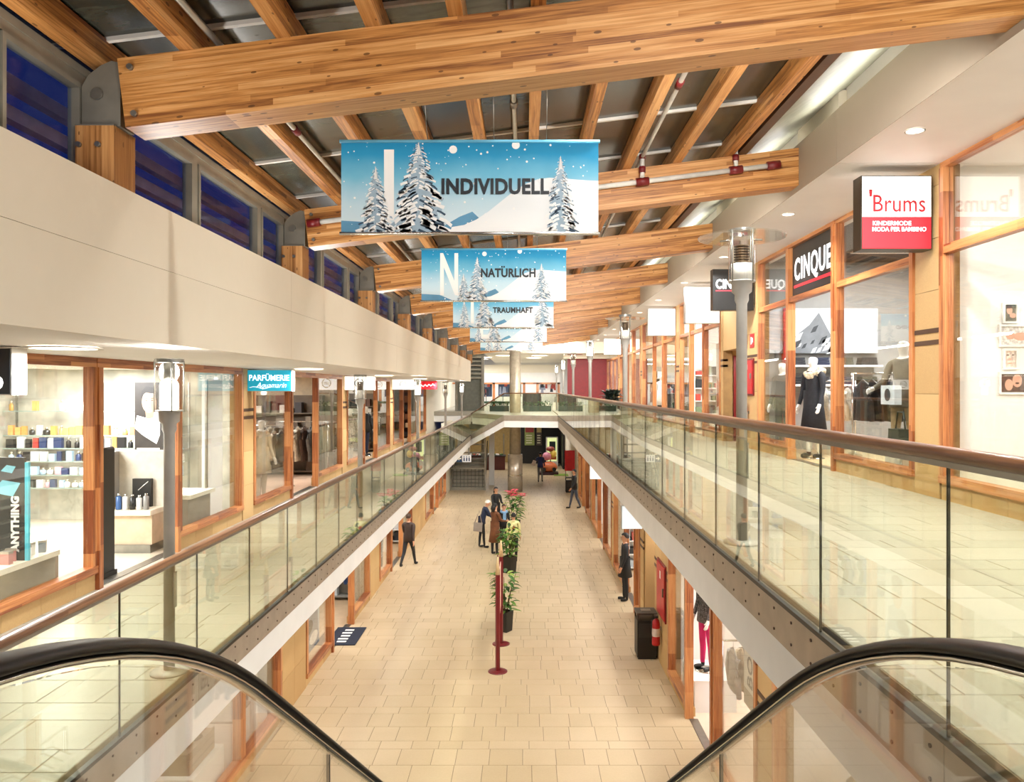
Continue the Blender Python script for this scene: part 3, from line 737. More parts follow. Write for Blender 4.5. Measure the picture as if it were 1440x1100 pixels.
for k in range(-2, 11):
    y = 4.05 + 3.75 * k
    nm = 'recessed downlight in the white soffit behind the camera, %s back' % ORD[max(0, 1 - k)] if y < 5 else 'recessed round downlight in the white soffit, %s counted from the near end' % (ORD + ['thirteenth'])[k - 1]
    downlight('downlight', nm, (4.0, y, EYE + 2.645), 0.085, 125, NEUT, 'downlights in the high soffit', 2.6)
for k in range(-1, 5):
    y = 6.6 + 7.5 * k
    downlight('round_ceiling_light', 'broad round light in the low soffit of the perfumery gallery, %s from the near end' % ORD[k + 1], (-4.0, y, EYE + 0.352), 0.26, 150, NEUT, 'round lights in the low soffit', 2.8)
for k in range(0, 10):
    y = 4.3 + 3.75 * k
    downlight('downlight', 'downlight under the slab in front of the lower shops, %s along the litter bin side' % ORD[k], (2.2, y, EYE - 1.905), 0.09, 24, WARM, 'downlights over the lower mall', 2.8)
    downlight('downlight', 'downlight under the low slab, %s along the dark mat side' % ORD[k], (-3.45, y, EYE - 2.985), 0.09, 24, WARM, 'downlights over the lower mall', 2.8)
# ------------------------------------------------------------------ escalator
def escalator():
    t = thing('escalator', 'escalator going down into the hall with black rubber handrails and glass sides', 'escalator', (0, 0.55, ZR))
    SL = 0.674; ox = Vector((0, 0.55, ZR))
    def hz(y):                       # handrail centre height
        if y < 0.6: h = 0.30
        elif y < 1.75: h = 0.30 + SL * (y - 0.6) ** 2 / 2.3
        else: h = 0.6875 + SL * (y - 1.75)
        return EYE - h
    ylow = 1.75 + (EYE - 0.6875 - 1.42) / SL
    ys = [-0.6 + 0.08 * i for i in range(36)] + [2.4 + 0.3 * i for i in range(int((ylow - 2.4) / 0.3))]
    path = [(y, hz(y)) for y in ys]; y, z = path[-1]
    for i in range(1, 9): y += 0.14; z -= SL * 0.14 * (1 - i / 8.5); path.append((y, z))
    for i in range(2): y += 0.1; path.append((y, z))
    for sx_ in (-1, 1):
        x = 0.62 * sx_
        MB().tube([Vector((x, y, z)) - ox for y, z in path], 0, n=16, flat=(0.031, 0.0115)).build('handrail', M['rubber'], t)
        MB().tube([Vector((x, y, z - 0.0165)) - ox for y, z in path], 0, n=8, flat=(0.02, 0.006)).build('handrail_guide', M['chrome'], t)
        # glass balustrade in panels
        cuts = [0, 16, 36, 41, 46, 51, len(path) - 1]
        for a, b in zip(cuts, cuts[1:]):
            if b <= a: continue
            mb = MB(); seg = path[a:b + 1]
            up = [(y + (0.004 if i == 0 else 0), z - 0.03) for i, (y, z) in enumerate(seg)]; dn = [(y, z - 0.80) for y, z in seg]
            n = len(seg); base = len(mb.v)
            for dx in (-0.005, 0.005):
                for y, z in up + dn: mb.v.append(tuple(Vector((x + dx, y, z)) - ox))
            for i in range(n - 1):
                mb.face((base + i, base + i + 1, base + n + i + 1, base + n + i)); mb.face((base + 2 * n + i, base + 3 * n + i, base + 3 * n + i + 1, base + 2 * n + i + 1))
                mb.face((base + i, base + 2 * n + i, base + 2 * n + i + 1, base + i + 1))
            mb.build('glass_panel', M['clear'], t)
            yb, zb = path[b]
            if b < len(path) - 1: MB().box(x - 0.006, x + 0.006, yb - 0.55 - 0.0015, yb - 0.55 + 0.0015, zb - ZR - 0.8, zb - ZR - 0.03).build('panel_seal', M['glass_joint'], t)
        MB().tube([Vector((x, y, z - 0.83)) - ox for y, z in path], 0, n=8, flat=(0.10, 0.05)).build('skirt_deck', M['steel'], t)
    # truss body and steps
    mb = MB(); z0 = lambda y: hz(y) - 0.95
    pts = [(1.2, ZR - 0.05), (1.75, hz(1.75) - 1.0)] + [(ylow, 0.42), (ylow + 2.0, 0.06), (ylow + 2.0, -0.0), (ylow, -0.0), (1.75, hz(1.75) - 2.0), (0.0, ZR - 0.9), (0.0, ZR - 0.05)]
    mb.extrude([Vector((-0.78, y, z)) - ox for y, z in pts], (1.56, 0, 0)); mb.build('truss_casing', M['steel'], t)
    y = 1.45; k = 0
    me = MB().box(-0.5, 0.5, 0, 0.41, -0.24, 0).mesh('step', M['black'])
    while hz(y) - 0.95 > 0.1 and k < 40:
        link('step', me, t, Vector((0, y, hz(y + 0.2) - 0.93)) - ox); y += 0.40; k += 1
escalator()

# ------------------------------------------------------------------ lamp posts on the galleries
burner_m = plain('#6A5640', 0.45, 0.6, 0.08, 30); ceramic = plain('#E8E4DA', 0.5, var=0.02)
lamp_glow = glow('lamp_diffuser', '#FFF8EC', 7.0)
def street_lamp(label, loc, kind, disc):
    t = thing('street_lamp', label, 'lamp', loc)
    MB().lathe([(0.15, 0), (0.15, 0.018), (0.06, 0.03)], 20).build('base_plate', M['lamp_post'], t)
    po = MB().lathe([(0.045, 0.02), (0.045, 2.02), (0.058, 2.05), (0.058, 2.10), (0.082, 2.12), (0.086, 2.2), (0.112, 2.205), (0.112, 2.215)], 20).build('post', M['lamp_post'], t)
    MB().box(0.043, 0.052, -0.03, 0.03, 0.55, 0.85).build('service_hatch', M['lamp_post'], po)
    MB().lathe([(0.108, 2.215), (0.108, 2.62)], 24, cap=False).build('glass_cylinder', M['clear'], t)
    MB().lathe([(0.106, 2.612), (0.116, 2.615), (0.116, 2.645), (0.106, 2.648), (0.106, 2.612)], 24, cap=False, smooth=False).build('top_ring', M['steel'], t)
    for a in range(4):
        c, s_ = math.cos(a * PI / 2 + 0.6), math.sin(a * PI / 2 + 0.6)
        MB().tube([(0.115 * c, 0.115 * s_, 2.2), (0.115 * c, 0.115 * s_, 2.63)], 0.005, n=6).build('rod', M['steel'], t)
    if kind == 'heater':
        MB().lathe([(0.085, 2.215), (0.085, 2.36), (0.05, 2.365)], 20).build('burner_base', ceramic, t)
        prof = []
        for i in range(7): z = 2.365 + i * 0.022; prof += [(0.05, z), (0.064, z + 0.004), (0.064, z + 0.012), (0.05, z + 0.016)]
        MB().lathe(prof, 16, smooth=False).build('burner', burner_m, t)
    else:
        MB().lathe([(0.03, 2.215), (0.075, 2.225), (0.075, 2.43), (0.06, 2.46)], 20).build('diffuser', lamp_glow, t)
        MB().lathe([(0.045, 2.46), (0.045, 2.615)], 12).build('reflector_tube', M['steel'], t)
        d = bpy.data.lights.new('lamp', 'POINT'); d.energy = 45 * K; d.color = (1, 0.95, 0.88); d.shadow_soft_size = 0.12
        o = bpy.data.objects.new('lamp', d); COL.objects.link(o); o.location = (0, 0, 2.54); o.parent = t
    if disc:
        MB().lathe([(0.118, 2.575), (0.36, 2.575), (0.362, 2.581), (0.36, 2.587), (0.118, 2.587)], 40, cap=False, smooth=False).build('glass_disc', M['clear'], t)
        for a in range(3):
            c, s_ = math.cos(a * 2.1 + 0.3), math.sin(a * 2.1 + 0.3)
            MB().tube([(0.11 * c, 0.11 * s_, 2.57), (0.2 * c, 0.2 * s_, 2.572)], 0.006, n=6).build('disc_bracket', M['steel'], t)
for i in range(6):
    y = 6.42 + 7.45 * i
    kr = 'heater' if i % 2 == 0 else 'heater'
    kr = ['heater', 'heater', 'light', 'heater', 'light', 'light'][i]; kl = ['light', 'heater', 'light', 'heater', 'light', 'light'][i]
    txt = {'heater': 'heater lamp post, ribbed burner in a glass head', 'light': 'lamp post with a glowing glass head'}
    street_lamp('grey %s, %s along the dark oak railing' % (txt[kr], ORD[i]), (1.83, y, ZR), kr, kr == 'heater')
    if y < 39: street_lamp('grey %s, %s along the perfumery gallery' % (txt[kl], ORD[i]), (-3.0, y, ZL), kl, False)

# ------------------------------------------------------------------ banners
def grad_mat(name, stops, z0, z1):
    m = mat(name); t = NT(m); sp = t.new('SeparateXYZ'); t.link(coords(t), sp.inputs[0])
    f = t.math('DIVIDE', t.math('SUBTRACT', sp.outputs[2], z0), z1 - z0)
    n = t.noise(coords(t), 3.0, 3)
    f = t.math('ADD', f, t.math('MULTIPLY', t.math('SUBTRACT', n, 0.5), 0.18))
    t.bsdf(t.ramp(f, stops), 0.6, spec=0.2); return m
sky_print = grad_mat('printed_winter_sky', [(0.0, srgb('#E2EDF0')), (0.35, srgb('#C3DEE8')), (0.62, srgb('#74BBD6')), (0.85, srgb('#2B93C0')), (1.0, srgb('#1C82B0'))], 0, 0.72)
snow_print = grad_mat('printed_snow', [(0.0, srgb('#FAF8F4')), (0.5, srgb('#EDF0F0')), (1.0, srgb('#F2F3F2'))], 0, 0.4)
ink_snow = plain('#F4F3EF', 0.6, var=0.02); ink_shade = plain('#9DB3C2', 0.6); ink_dark = plain('#2B4256', 0.6); ink_black = plain('#121820', 0.5, var=0.0)
ink_white = plain('#F7F5F0', 0.5, var=0.0); hill_blue = plain('#5B93B4', 0.6)
def printed_tree(parent, u, top, half, h, seed, y):
    """snow-laden fir: drooping boughs in three inks, printed flat"""
    rn = random.Random(seed); mb = MB(); base = top - h; d = 0.0
    mb.poly([(u - half * 0.75, y, base), (u + half * 0.75, y, base), (u + 0.008, y, top - 0.02), (u - 0.008, y, top - 0.02)], 1)
    n = int(16 + h * 22)
    for layer, (ink, sc, k) in enumerate(((1, 1.0, 1.0), (2, 0.95, 1.2), (0, 1.0, 1.7))):
        yy = y - 0.0004 * (layer + 1)
        for i in range(int(n * k * 2.2)):
            f = (i + rn.random()) / (n * k * 2.2); z = top - h * f; w_ = half * (0.06 + 0.94 * f ** 0.85) * sc
            x0 = u + rn.uniform(-0.75, 0.8) * w_; L = w_ * rn.uniform(0.28, 0.5); sg = 1 if x0 > u else -1
            dr = L * rn.uniform(0.25, 0.75); th = L * rn.uniform(0.22, 0.36) * (0.6 if ink == 2 else 1)
            x1 = x0 + sg * L
            if abs(x1 - u) > half * 1.12: continue
            z2 = max(base, z - dr - th); zz = max(base, z - th)
            mb.poly([(x0, yy, z), (x0 + sg * L * 0.5, yy, z - dr * 0.35), (x1, yy, max(base, z - dr)), (x1 - sg * L * 0.12, yy, z2), (x0 + sg * L * 0.35, yy, max(base, z - dr * 0.3 - th)), (x0 - sg * L * 0.1, yy, zz)], ink)
    for i in range(8): z = top - i * 0.012; mb.poly([(u - 0.004 - i * 0.002, y - 0.002, z - 0.014), (u + 0.004 + i * 0.002, y - 0.002, z - 0.014), (u, y - 0.002, z + 0.006)], 0)
    return stuff(mb.build('printed_tree', [ink_snow, ink_shade, ink_dark], parent))
def banner(label, yc, big, word, wu, wv, wsize, ww, trees, seed, x=-0.43):
    W, H = 1.005, 0.72; zb = EYE + 1.21
    t = thing('hanging_banner', label, 'banner', (x, yc, zb), group='winter banners under the roof beams')
    MB().box(-W, W, -0.002, 0.002, 0.0, H).build('cloth', sky_print, t)
    for z in (0.0, H): MB().tube([(-W - 0.012, 0, z), (W + 0.012, 0, z)], 0.014, n=8).build('bar', plain('#5FA9C6', 0.4) if z else M['chrome'], t)
    rn = random.Random(seed); y = -0.0045
    mb = MB(); mb.poly([(-W, y + 0.001, 0.0), (-0.55, y + 0.001, 0.0), (-0.75, y + 0.001, 0.085), (-W, y + 0.001, 0.10)]); mb.poly([(-0.2, y + 0.001, 0), (0.2, y + 0.001, 0), (0.02, y + 0.001, 0.17), (-0.08, y + 0.001, 0.13), (-0.2, y + 0.001, 0.06)]); mb.build('printed_hills', hill_blue, t)
    pts = [(-0.16, 0.0)]; 
    for i in range(13): f = i / 12; pts.append((-0.14 + 1.145 * f, 0.05 + 0.40 * (math.sin(f * 1.9) ** 1.3) - 0.03 * math.sin(f * 9)))
    pts[-1] = (W, pts[-1][1]); pts.append((W, 0.0))
    mb = MB(); mb.poly([(u, y, v) for u, v in pts]); mb.build('printed_snow_hill', snow_print, t)
    fl = MB()
    for i in range(110):
        u, v, r = rn.uniform(-W + 0.02, W - 0.02), H - 0.70 * rn.random() ** 1.3, rn.choice([0.003, 0.004, 0.006, 0.009]); v = max(0.02, v)
        fl.poly([(u + r * math.cos(a * PI / 4), y - 0.0005, v + r * math.sin(a * PI / 4)) for a in range(8)])
    for u, v in ((-0.13, 0.655), (0.36, 0.69)): fl.poly([(u + 0.032 * math.cos(a * PI / 6), y - 0.0005, min(H, v + 0.032 * math.sin(a * PI / 6))) for a in range(12)])
    stuff(fl.build('printed_snowflakes', ink_white, t))
    if big == 'I': mb = MB(); mb.poly([(-0.67, y - 0.001, 0.10), (-0.592, y - 0.001, 0.10), (-0.592, y - 0.001, 0.655), (-0.67, y - 0.001, 0.655)]); mb.build('lettering', ink_white, t)
    else: text(big, (-0.62, y - 0.0012, 0.10), 0.80, ink_white, t, xs=1.0, bold=0.02, ext=0.0003, width=0.25)
    for k, (u, top, half, h) in enumerate(trees): printed_tree(t, u, top, half, h, seed * 10 + k, y - 0.002)
    if word == 'NATÜRLICH':
        text('NATURLICH', (wu + ww / 2, y - 0.006, wv), wsize, ink_black, t, bold=0.006, ext=0.0003, width=ww)
        for q in (0.385, 0.425): MB().box(wu + ww * q - 0.011, wu + ww * q + 0.011, y - 0.0063, y - 0.0057, wv + 0.128, wv + 0.15).build('umlaut_dot', ink_black, t)
    elif word: text(word, (wu + ww / 2, y - 0.006, wv), wsize, ink_black, t, bold=0.006, ext=0.0003, width=ww)
    for u in (-0.33, 0.19, 0.60):
        MB().tube([(u, 0, H), (u, -0.18, beam_z(x + u) - zb + 0.03)], 0.003, n=5).build('wire', M['steel'], t)
    return t
banner('nearest and largest winter banner reading INDIVIDUELL over snowy firs', 5.95, 'I', 'INDIVIDUELL', -0.22, 0.31, 0.165, 0.84, [(-0.735, 0.52, 0.15, 0.52), (-0.40, 0.712, 0.25, 0.712), (0.71, 0.60, 0.15, 0.60)], 1)
banner('second winter banner, reading NATÜRLICH beside a tall white N', 10.57, 'N', 'NATÜRLICH', -0.18, 0.335, 0.165, 0.76, [(-0.42, 0.38, 0.10, 0.38), (-0.23, 0.61, 0.15, 0.61), (0.66, 0.52, 0.13, 0.52)], 2)
banner('third winter banner, reading TRAUMHAFT, half hidden behind the second', 15.22, 'T', 'TRAUMHAFT', -0.21, 0.30, 0.15, 0.80, [(-0.78, 0.56, 0.12, 0.56), (-0.38, 0.70, 0.21, 0.70), (0.78, 0.70, 0.20, 0.70)], 3)
banner('fourth winter banner, its word cut off by the third banner', 19.9, 'E', 'ERFRISCHEND', -0.22, 0.34, 0.13, 0.84, [(-0.78, 0.45, 0.12, 0.45), (-0.38, 0.62, 0.2, 0.62), (0.78, 0.58, 0.16, 0.58)], 4)
banner('farthest winter banner showing only a snowy hill and small firs', 24.55, 'R', None, 0, 0, 0, 0, [(-0.75, 0.42, 0.12, 0.42), (-0.45, 0.5, 0.16, 0.5), (0.62, 0.45, 0.13, 0.45)], 5)

# ------------------------------------------------------------------ sprinkler pipes
def pipes():
    t = thing('sprinkler_pipe', 'white sprinkler pipe with red couplings along the second roof beam', 'pipe', (0, 0, 0))
    y = PZ[3] - 0.145 - 0.07; zf = lambda x: beam_z(x) + 0.29
    MB().tube([(-2.85, y, zf(-2.85)), (3.35, y, zf(3.35))], 0.034, n=10).build('main_pipe', plain('#DCD9D0', 0.35), t)
    for x in (-2.8, 1.56, 2.8, 3.3):
        MB().tube([(x - 0.085, y, zf(x - 0.085)), (x + 0.085, y, zf(x + 0.085))], 0.055, n=10).build('coupling', M['dark_red'], t)
    for x in (1.56, 2.8):
        MB().tube([(x, y, zf(x)), (x, y, zf(x) + 0.36)], 0.03, n=8).build('riser', plain('#DCD9D0', 0.35), t)
        MB().tube([(x, y, zf(x) + 0.12), (x, y, zf(x) + 0.2)], 0.045, n=8).build('coupling', M['dark_red'], t)
        MB().tube([(x, y, zf(x) + 0.30), (x, y, zf(x) + 0.36)], 0.045, n=8).build('coupling', M['dark_red'], t)
    for i, x in enumerate((-2.2, 0.0, 1.56)):
        z = beam_z(x) + 0.5 + 0.12
        b = thing('sprinkler_pipe', 'thin grey branch pipe running beside a roof purlin, %s from the clerestory' % ORD[i], 'pipe', (x - 0.11 if x < 1 else x, 0, z))
        MB().tube([(0, -3, 0), (0, 40, 0)], 0.026, n=8).build('pipe', plain('#BDB9AE', 0.35, 0.5), b)
        for yy in (4.2, 7.6, 12.3): MB().tube([(0, yy, 0), (0, yy + 0.14, 0)], 0.04, n=8).build('coupling', M['dark_red'] if i != 1 else M['steel'], b)
pipes()

# ------------------------------------------------------------------ hanging box signs
lit_white = glow('lit_sign_face', '#FFFDF8', 1.15); lit_red = glow('lit_red_sign_face', '#D8232E', 0.55); lit_teal = glow('lit_teal_sign_face', '#1EA6C6', 0.55)
lit_text = glow('lit_sign_lettering', '#FFFFFF', 1.1); sign_red = plain('#B8202C', 0.5, var=0.0); sign_case = plain('#4A443A', 0.35, 0.6); blackface = plain('#1A1917', 0.35); alu_case = plain('#B9B6AE', 0.4, 0.5)
def box_sign(label, side, xw, y, z0, z1, wdt, dep, case, faces, proj=0.1):
    """a lit box standing out from the wall; faces(t, xc, yface, rot) adds what is printed on each face"""
    t = thing('box_sign', label, 'sign', (xw - side * (proj + wdt / 2), y, z0))
    h = z1 - z0
    MB().box(-wdt / 2, wdt / 2, 0, dep, 0, h).build('case', case, t)
    for sgn in (-0.4, 0.4):
        MB().tube([(side * wdt / 2, dep / 2, h * (0.5 + sgn)), (side * (wdt / 2 + proj + 0.02), dep / 2, h * (0.5 + sgn))], 0.015, n=6).build('bracket_arm', M['steel'], t)
    faces(t, wdt, h, -0.004, FACE_CAM, 1); faces(t, wdt, h, dep + 0.004, FACE_BACK, -1)
    return t
def panel(t, w_, h0, h1, y, m, name='face', x0=None, x1=None):
    a = -w_ / 2 + 0.012 if x0 is None else x0; b = w_ / 2 - 0.012 if x1 is None else x1
    return MB().box(a, b, y - 0.003, y + 0.003, h0, h1).build(name, m, t)
def f_brums(t, w_, h, y, rot, d):
    panel(t, w_, h * 0.44, h - 0.012, y, lit_white); panel(t, w_, 0.012, h * 0.44, y, lit_red, 'red_face')
    yy = y - 0.005 * d
    text('Brums', (0.03 * d, yy, h * 0.51), 0.29, sign_red, t, rot, bold=0.0015, width=0.62)
    text("'", (-0.31 * d, yy, h * 0.56), 0.30, sign_red, t, rot, bold=0.006)
    text('KINDERMODE', (-0.29 * d, yy, h * 0.325), 0.072, lit_text, t, rot, bold=0.001, align='LEFT')
    text('MODA PER BAMBINO', (0.03 * d, yy, h * 0.245), 0.072, lit_text, t, rot, bold=0.001, width=0.64)
box_sign('square white and red lit sign reading Brums', 1, WR, 9.05, EYE + 1.65, EYE + 2.53, 0.84, 0.22, sign_case, f_brums, 0.08)
def f_cinque(t, w_, h, y, rot, d):
    panel(t, w_, 0.01, h - 0.01, y, blackface); yy = y - 0.005 * d
    text('CINQUE', (0.0, yy, h * 0.53), 0.27, lit_text, t, rot, bold=0.006, width=0.74)
    MB().box(-0.37, 0.37, yy - 0.003, yy + 0.003, h * 0.46, h * 0.485).build('underline', lit_red, t)
box_sign('square black sign reading CINQUE, partly behind the nearest heater lamp', 1, WR, 16.1, EYE + 1.65, EYE + 2.52, 0.86, 0.22, blackface, f_cinque, 0.08)
def f_white(t, w_, h, y, rot, d): panel(t, w_, 0.012, h - 0.012, y, lit_white)
box_sign('plain overexposed white box sign beside the black sign', 1, WR, 19.0, EYE + 1.62, EYE + 2.53, 0.86, 0.2, alu_case, f_white, 0.05)
box_sign('plain white box sign beyond the first white one, same height', 1, WR, 24.6, EYE + 1.70, EYE + 2.57, 0.88, 0.2, alu_case, f_white, 0.05)
box_sign('small far pale box sign near the red wall', 1, WR, 38.5, EYE + 1.7, EYE + 2.5, 0.86, 0.2, alu_case, f_white, 0.05)
# transom sign over the menswear door
t = thing('shop_sign', 'black transom sign with white CINQUE lettering and red underline above the doorway', 'sign', (WR + 0.012, 13.05, EYE + 1.7))
MB().box(-0.004, 0.004, -0.95, 0.95, 0.0, 0.84).build('board', blackface, t)
text('CINQUE', (-0.012, 0.0, 0.26), 0.55, lit_text, t, ON_RIGHT, bold=0.012, width=1.66)
MB().box(-0.014, -0.004, -0.86, 0.86, 0.12, 0.17).build('underline', lit_red, t)
# left gallery signs
def f_lo(t, w_, h, y, rot, d):
    panel(t, w_, 0.01, h - 0.01, y, plain('#07090F', 0.4)); text('LO', (0.16 * d if d > 0 else -0.16, y - 0.006 * d, h * 0.10), 0.19, lit_text, t, rot, bold=0.004, width=0.27)
box_sign('black hanging sign ending in white letters LO at the edge of the picture', -1, WL, 6.45, EYE - 0.06, EYE + 0.345, 0.72, 0.2, alu_case, f_lo, 0.06)
def f_parf(t, w_, h, y, rot, d):
    panel(t, w_, 0.01, h - 0.01, y, lit_teal); yy = y - 0.006 * d
    text('PARFÜMERIE', (0, yy, h * 0.50), 0.15, lit_text, t, rot, bold=0.002, width=0.74)
    text('Aquamarin', (0.04 * d, yy, h * 0.17), 0.14, lit_text, t, rot, bold=-0.001, shear=0.45, width=0.56)
    mb = MB(); mb.tube([(-0.36 * d + 0.06 * i * d, yy, h * (0.17 + 0.05 * math.sin(i * 1.1))) for i in range(8)], 0.004, n=4); mb.build('flourish', lit_text, t)
box_sign('teal lit sign reading PARFÜMERIE with white script below', -1, WL, 14.0, EYE - 0.06, EYE + 0.34, 0.82, 0.2, alu_case, f_parf, 0.02)
ink = plain('#3A3F42', 0.5, var=0.0)
def ring_logo(t, y, z, r, d):
    mb = MB(); n = 28
    for i in range(n):
        if i in (5, 6, 18): continue
        a, b = 2 * PI * i / n, 2 * PI * (i + 1) / n
        mb.poly([(r * math.cos(a), y, z + r * math.sin(a)), (r * math.cos(b), y, z + r * math.sin(b)), (r * 0.82 * math.cos(b), y, z + r * 0.82 * math.sin(b)), (r * 0.82 * math.cos(a), y, z + r * 0.82 * math.sin(a))][::d])
    for i in range(3): mb.poly([(-r * 0.6, y, z - r * 0.35 + i * r * 0.22), (r * 0.6, y, z - r * 0.2 + i * r * 0.22), (r * 0.6, y, z - r * 0.1 + i * r * 0.22), (-r * 0.6, y, z - r * 0.25 + i * r * 0.22)][::d])
    mb.build('ring_emblem', ink, t)
def f_ring(t, w_, h, y, rot, d): panel(t, w_, 0.01, h - 0.01, y, lit_white); ring_logo(t, y - 0.006 * d, h * 0.5, h * 0.33, d)
box_sign('white box sign with a dark ring emblem, first of two in the low soffit', -1, WL, 21.55, EYE - 0.06, EYE + 0.34, 0.84, 0.2, alu_case, f_ring, 0.02)
box_sign('white box sign with a dark ring emblem beside the small red sign', -1, WL, 29.3, EYE - 0.06, EYE + 0.34, 0.84, 0.2, alu_case, f_ring, 0.02)
def f_redsign(t, w_, h, y, rot, d):
    panel(t, w_, 0.01, h - 0.01, y, lit_red)
    mb = MB(); mb.tube([((-0.36 + 0.05 * i) * d, y - 0.006 * d, h * (0.42 + 0.13 * math.sin(i * 1.7) + 0.01 * i)) for i in range(15)], 0.02, n=5); mb.build('script', lit_text, t)
box_sign('small red box sign with a white script line', -1, WL, 36.8, EYE - 0.06, EYE + 0.34, 0.84, 0.2, M['red'], f_redsign, 0.02)
# lower signs
def f_bluewhite(t, w_, h, y, rot, d): panel(t, w_, 0.01, h - 0.01, y, glow('lit_pale_blue_face', '#DCEBF2', 0.75))
box_sign('pale blue-white box sign hanging under the slab above the figure in black', 1, LR, 17.7, EYE - 3.28, EYE - 2.74, 0.5, 0.16, alu_case, f_bluewhite, 0.01)
def f_dark(t, w_, h, y, rot, d):
    panel(t, w_, 0.01, h - 0.01, y, lit_white)
    mb = MB(); mb.poly([(0.0, y - 0.006 * d, h * 0.35), (0.12, y - 0.006 * d, h * 0.45), (0.05, y - 0.006 * d, h * 0.72), (-0.04, y - 0.006 * d, h * 0.55)][::d]); mb.build('dark_mark', ink, t)
box_sign('square white sign with a small dark mark under the slab', 1, LR, 25.9, EYE - 3.1, EYE - 2.42, 0.54, 0.16, alu_case, f_dark, 0.01)
# vertical letter banner in the lower window
t = thing('letter_banner', 'white vertical banner with grey letters BONiTA behind the lower window', 'banner', (LR + 0.16, 9.85, 1.38))
MB().box(-0.004, 0.004, -0.27, 0.27, 0.22, 2.1).box(-0.006, 0.006, -0.275, 0.275, 0, 0.22, 1).build('cloth', [plain('#E4DED2', 0.7, var=0.02), plain('#A79C8A', 0.7)], t)
text('BONiTA', (-0.008, -0.11, 0.27), 0.31, ink, t, ON_RIGHT, bold=0.002, align='LEFT', spin=PI / 2)
# toilet direction sign under the low slab
t = thing('direction_sign', 'blue and white direction sign with arrow under the end of the low slab', 'sign', (-2.9, 36.0, EYE - 3.5))
MB().box(-0.34, -0.08, 0, 0.06, 0, 0.34).build('arrow_panel', plain('#1B3A5C', 0.4), t); MB().box(-0.06, 0.36, 0, 0.06, 0, 0.34).build('symbol_panel', plain('#E9EDF0', 0.4), t)
mb = MB(); mb.poly([(-0.3, -0.006, 0.17), (-0.2, -0.006, 0.07), (-0.2, -0.006, 0.14), (-0.11, -0.006, 0.14), (-0.11, -0.006, 0.20), (-0.2, -0.006, 0.20), (-0.2, -0.006, 0.27)]); mb.build('arrow', ink_white, t)
mb = MB()
for u in (0.03, 0.15, 0.27): mb.poly([(u - 0.035, -0.006, 0.05), (u + 0.035, -0.006, 0.05), (u + 0.025, -0.006, 0.22), (u - 0.025, -0.006, 0.22)]); mb.poly([(u + 0.025 * math.cos(a), -0.006, 0.265 + 0.025 * math.sin(a)) for a in [i * PI / 4 for i in range(8)]])
mb.build('figures', plain('#1B3A5C', 0.4), t)
for u in (-0.25, 0.25): MB().tube([(u, 0.03, 0.34), (u, 0.03, 0.55)], 0.012, n=6).build('hanger', M['steel'], t)

# ------------------------------------------------------------------ wall equipment
def cabinet(label, side, xw, y0, y1, z0, z1):
    t = thing('hose_cabinet', label, 'cabinet', (xw - side * 0.03, (y0 + y1) / 2, z0)); d = -side
    h = z1 - z0; L = (y1 - y0) / 2
    MB().box(0, d * 0.03, -L, L, 0, h).build('frame', M['dark_red'], t)
    dr = MB().box(d * 0.03, d * 0.045, -L + 0.04, L - 0.04, 0.04, h - 0.04)  .build('door', M['red'], t)
    MB().box(d * 0.045, d * 0.075, -L + 0.08, -L + 0.11, h * 0.45, h * 0.6).build('handle', M['steel'], dr)
    mb = MB(); xx = d * 0.047; mb.poly([(xx, -0.05, h * 0.7), (xx, 0.06, h * 0.7), (xx, 0.06, h * 0.84), (xx, -0.05, h * 0.84)]); mb.build('pictogram', ink_white, dr)
cabinet('red fire hose cabinet on the pier of the hanging signs gallery', 1, WR, 16.2, 17.0, ZR + 1.15, ZR + 1.95)
cabinet('red fire hose cabinet on the lower pier above the extinguisher', 1, LR, 14.65, 15.55, 1.0, 2.1)
for i, y in enumerate((16.35, 16.85)):
    t = thing('safety_sign', 'red safety sign above the hose cabinet, %s of two' % ('nearer', 'farther')[i], 'sign', (WR - 0.035, y, ZR + 2.18))
    MB().box(-0.006, 0, -0.15, 0.15, 0, 0.3).build('plate', M['red'], t)
    mb = MB(); mb.poly([(-0.008, 0.08, 0.06), (-0.008, -0.08, 0.12), (-0.008, -0.08, 0.2), (-0.008, 0.08, 0.24)]); mb.build('symbol', ink_white, t)
def extinguisher(label, loc):
    t = thing('fire_extinguisher', label, 'extinguisher', loc)
    MB().lathe([(0.075, 0), (0.08, 0.02), (0.08, 0.42), (0.06, 0.5), (0.025, 0.53), (0.025, 0.56)], 16).build('cylinder', M['red'], t)
    MB().box(-0.03, 0.03, -0.09, 0.05, 0.56, 0.6).build('valve_handle', M['black'], t)
    MB().tube([(0, -0.03, 0.56), (-0.09, -0.05, 0.5), (-0.1, -0.04, 0.25), (-0.09, -0.03, 0.15)], 0.012, n=6).build('hose', M['black'], t)
    MB().lathe([(0.0815, 0.18), (0.0815, 0.34)], 16, cap=False).build('paper_band', plain('#D9C9C0', 0.6), t)
    MB().box(0.02, 0.12, -0.03, 0.03, 0.3, 0.36).build('wall_bracket', M['steel'], t)
extinguisher('red fire extinguisher hanging behind the black litter bin', (LR - 0.14, 15.2, 0.42))
extinguisher('red fire extinguisher at the hose cabinet pier of the upper gallery', (WR - 0.14, 16.6, ZR + 0.45))
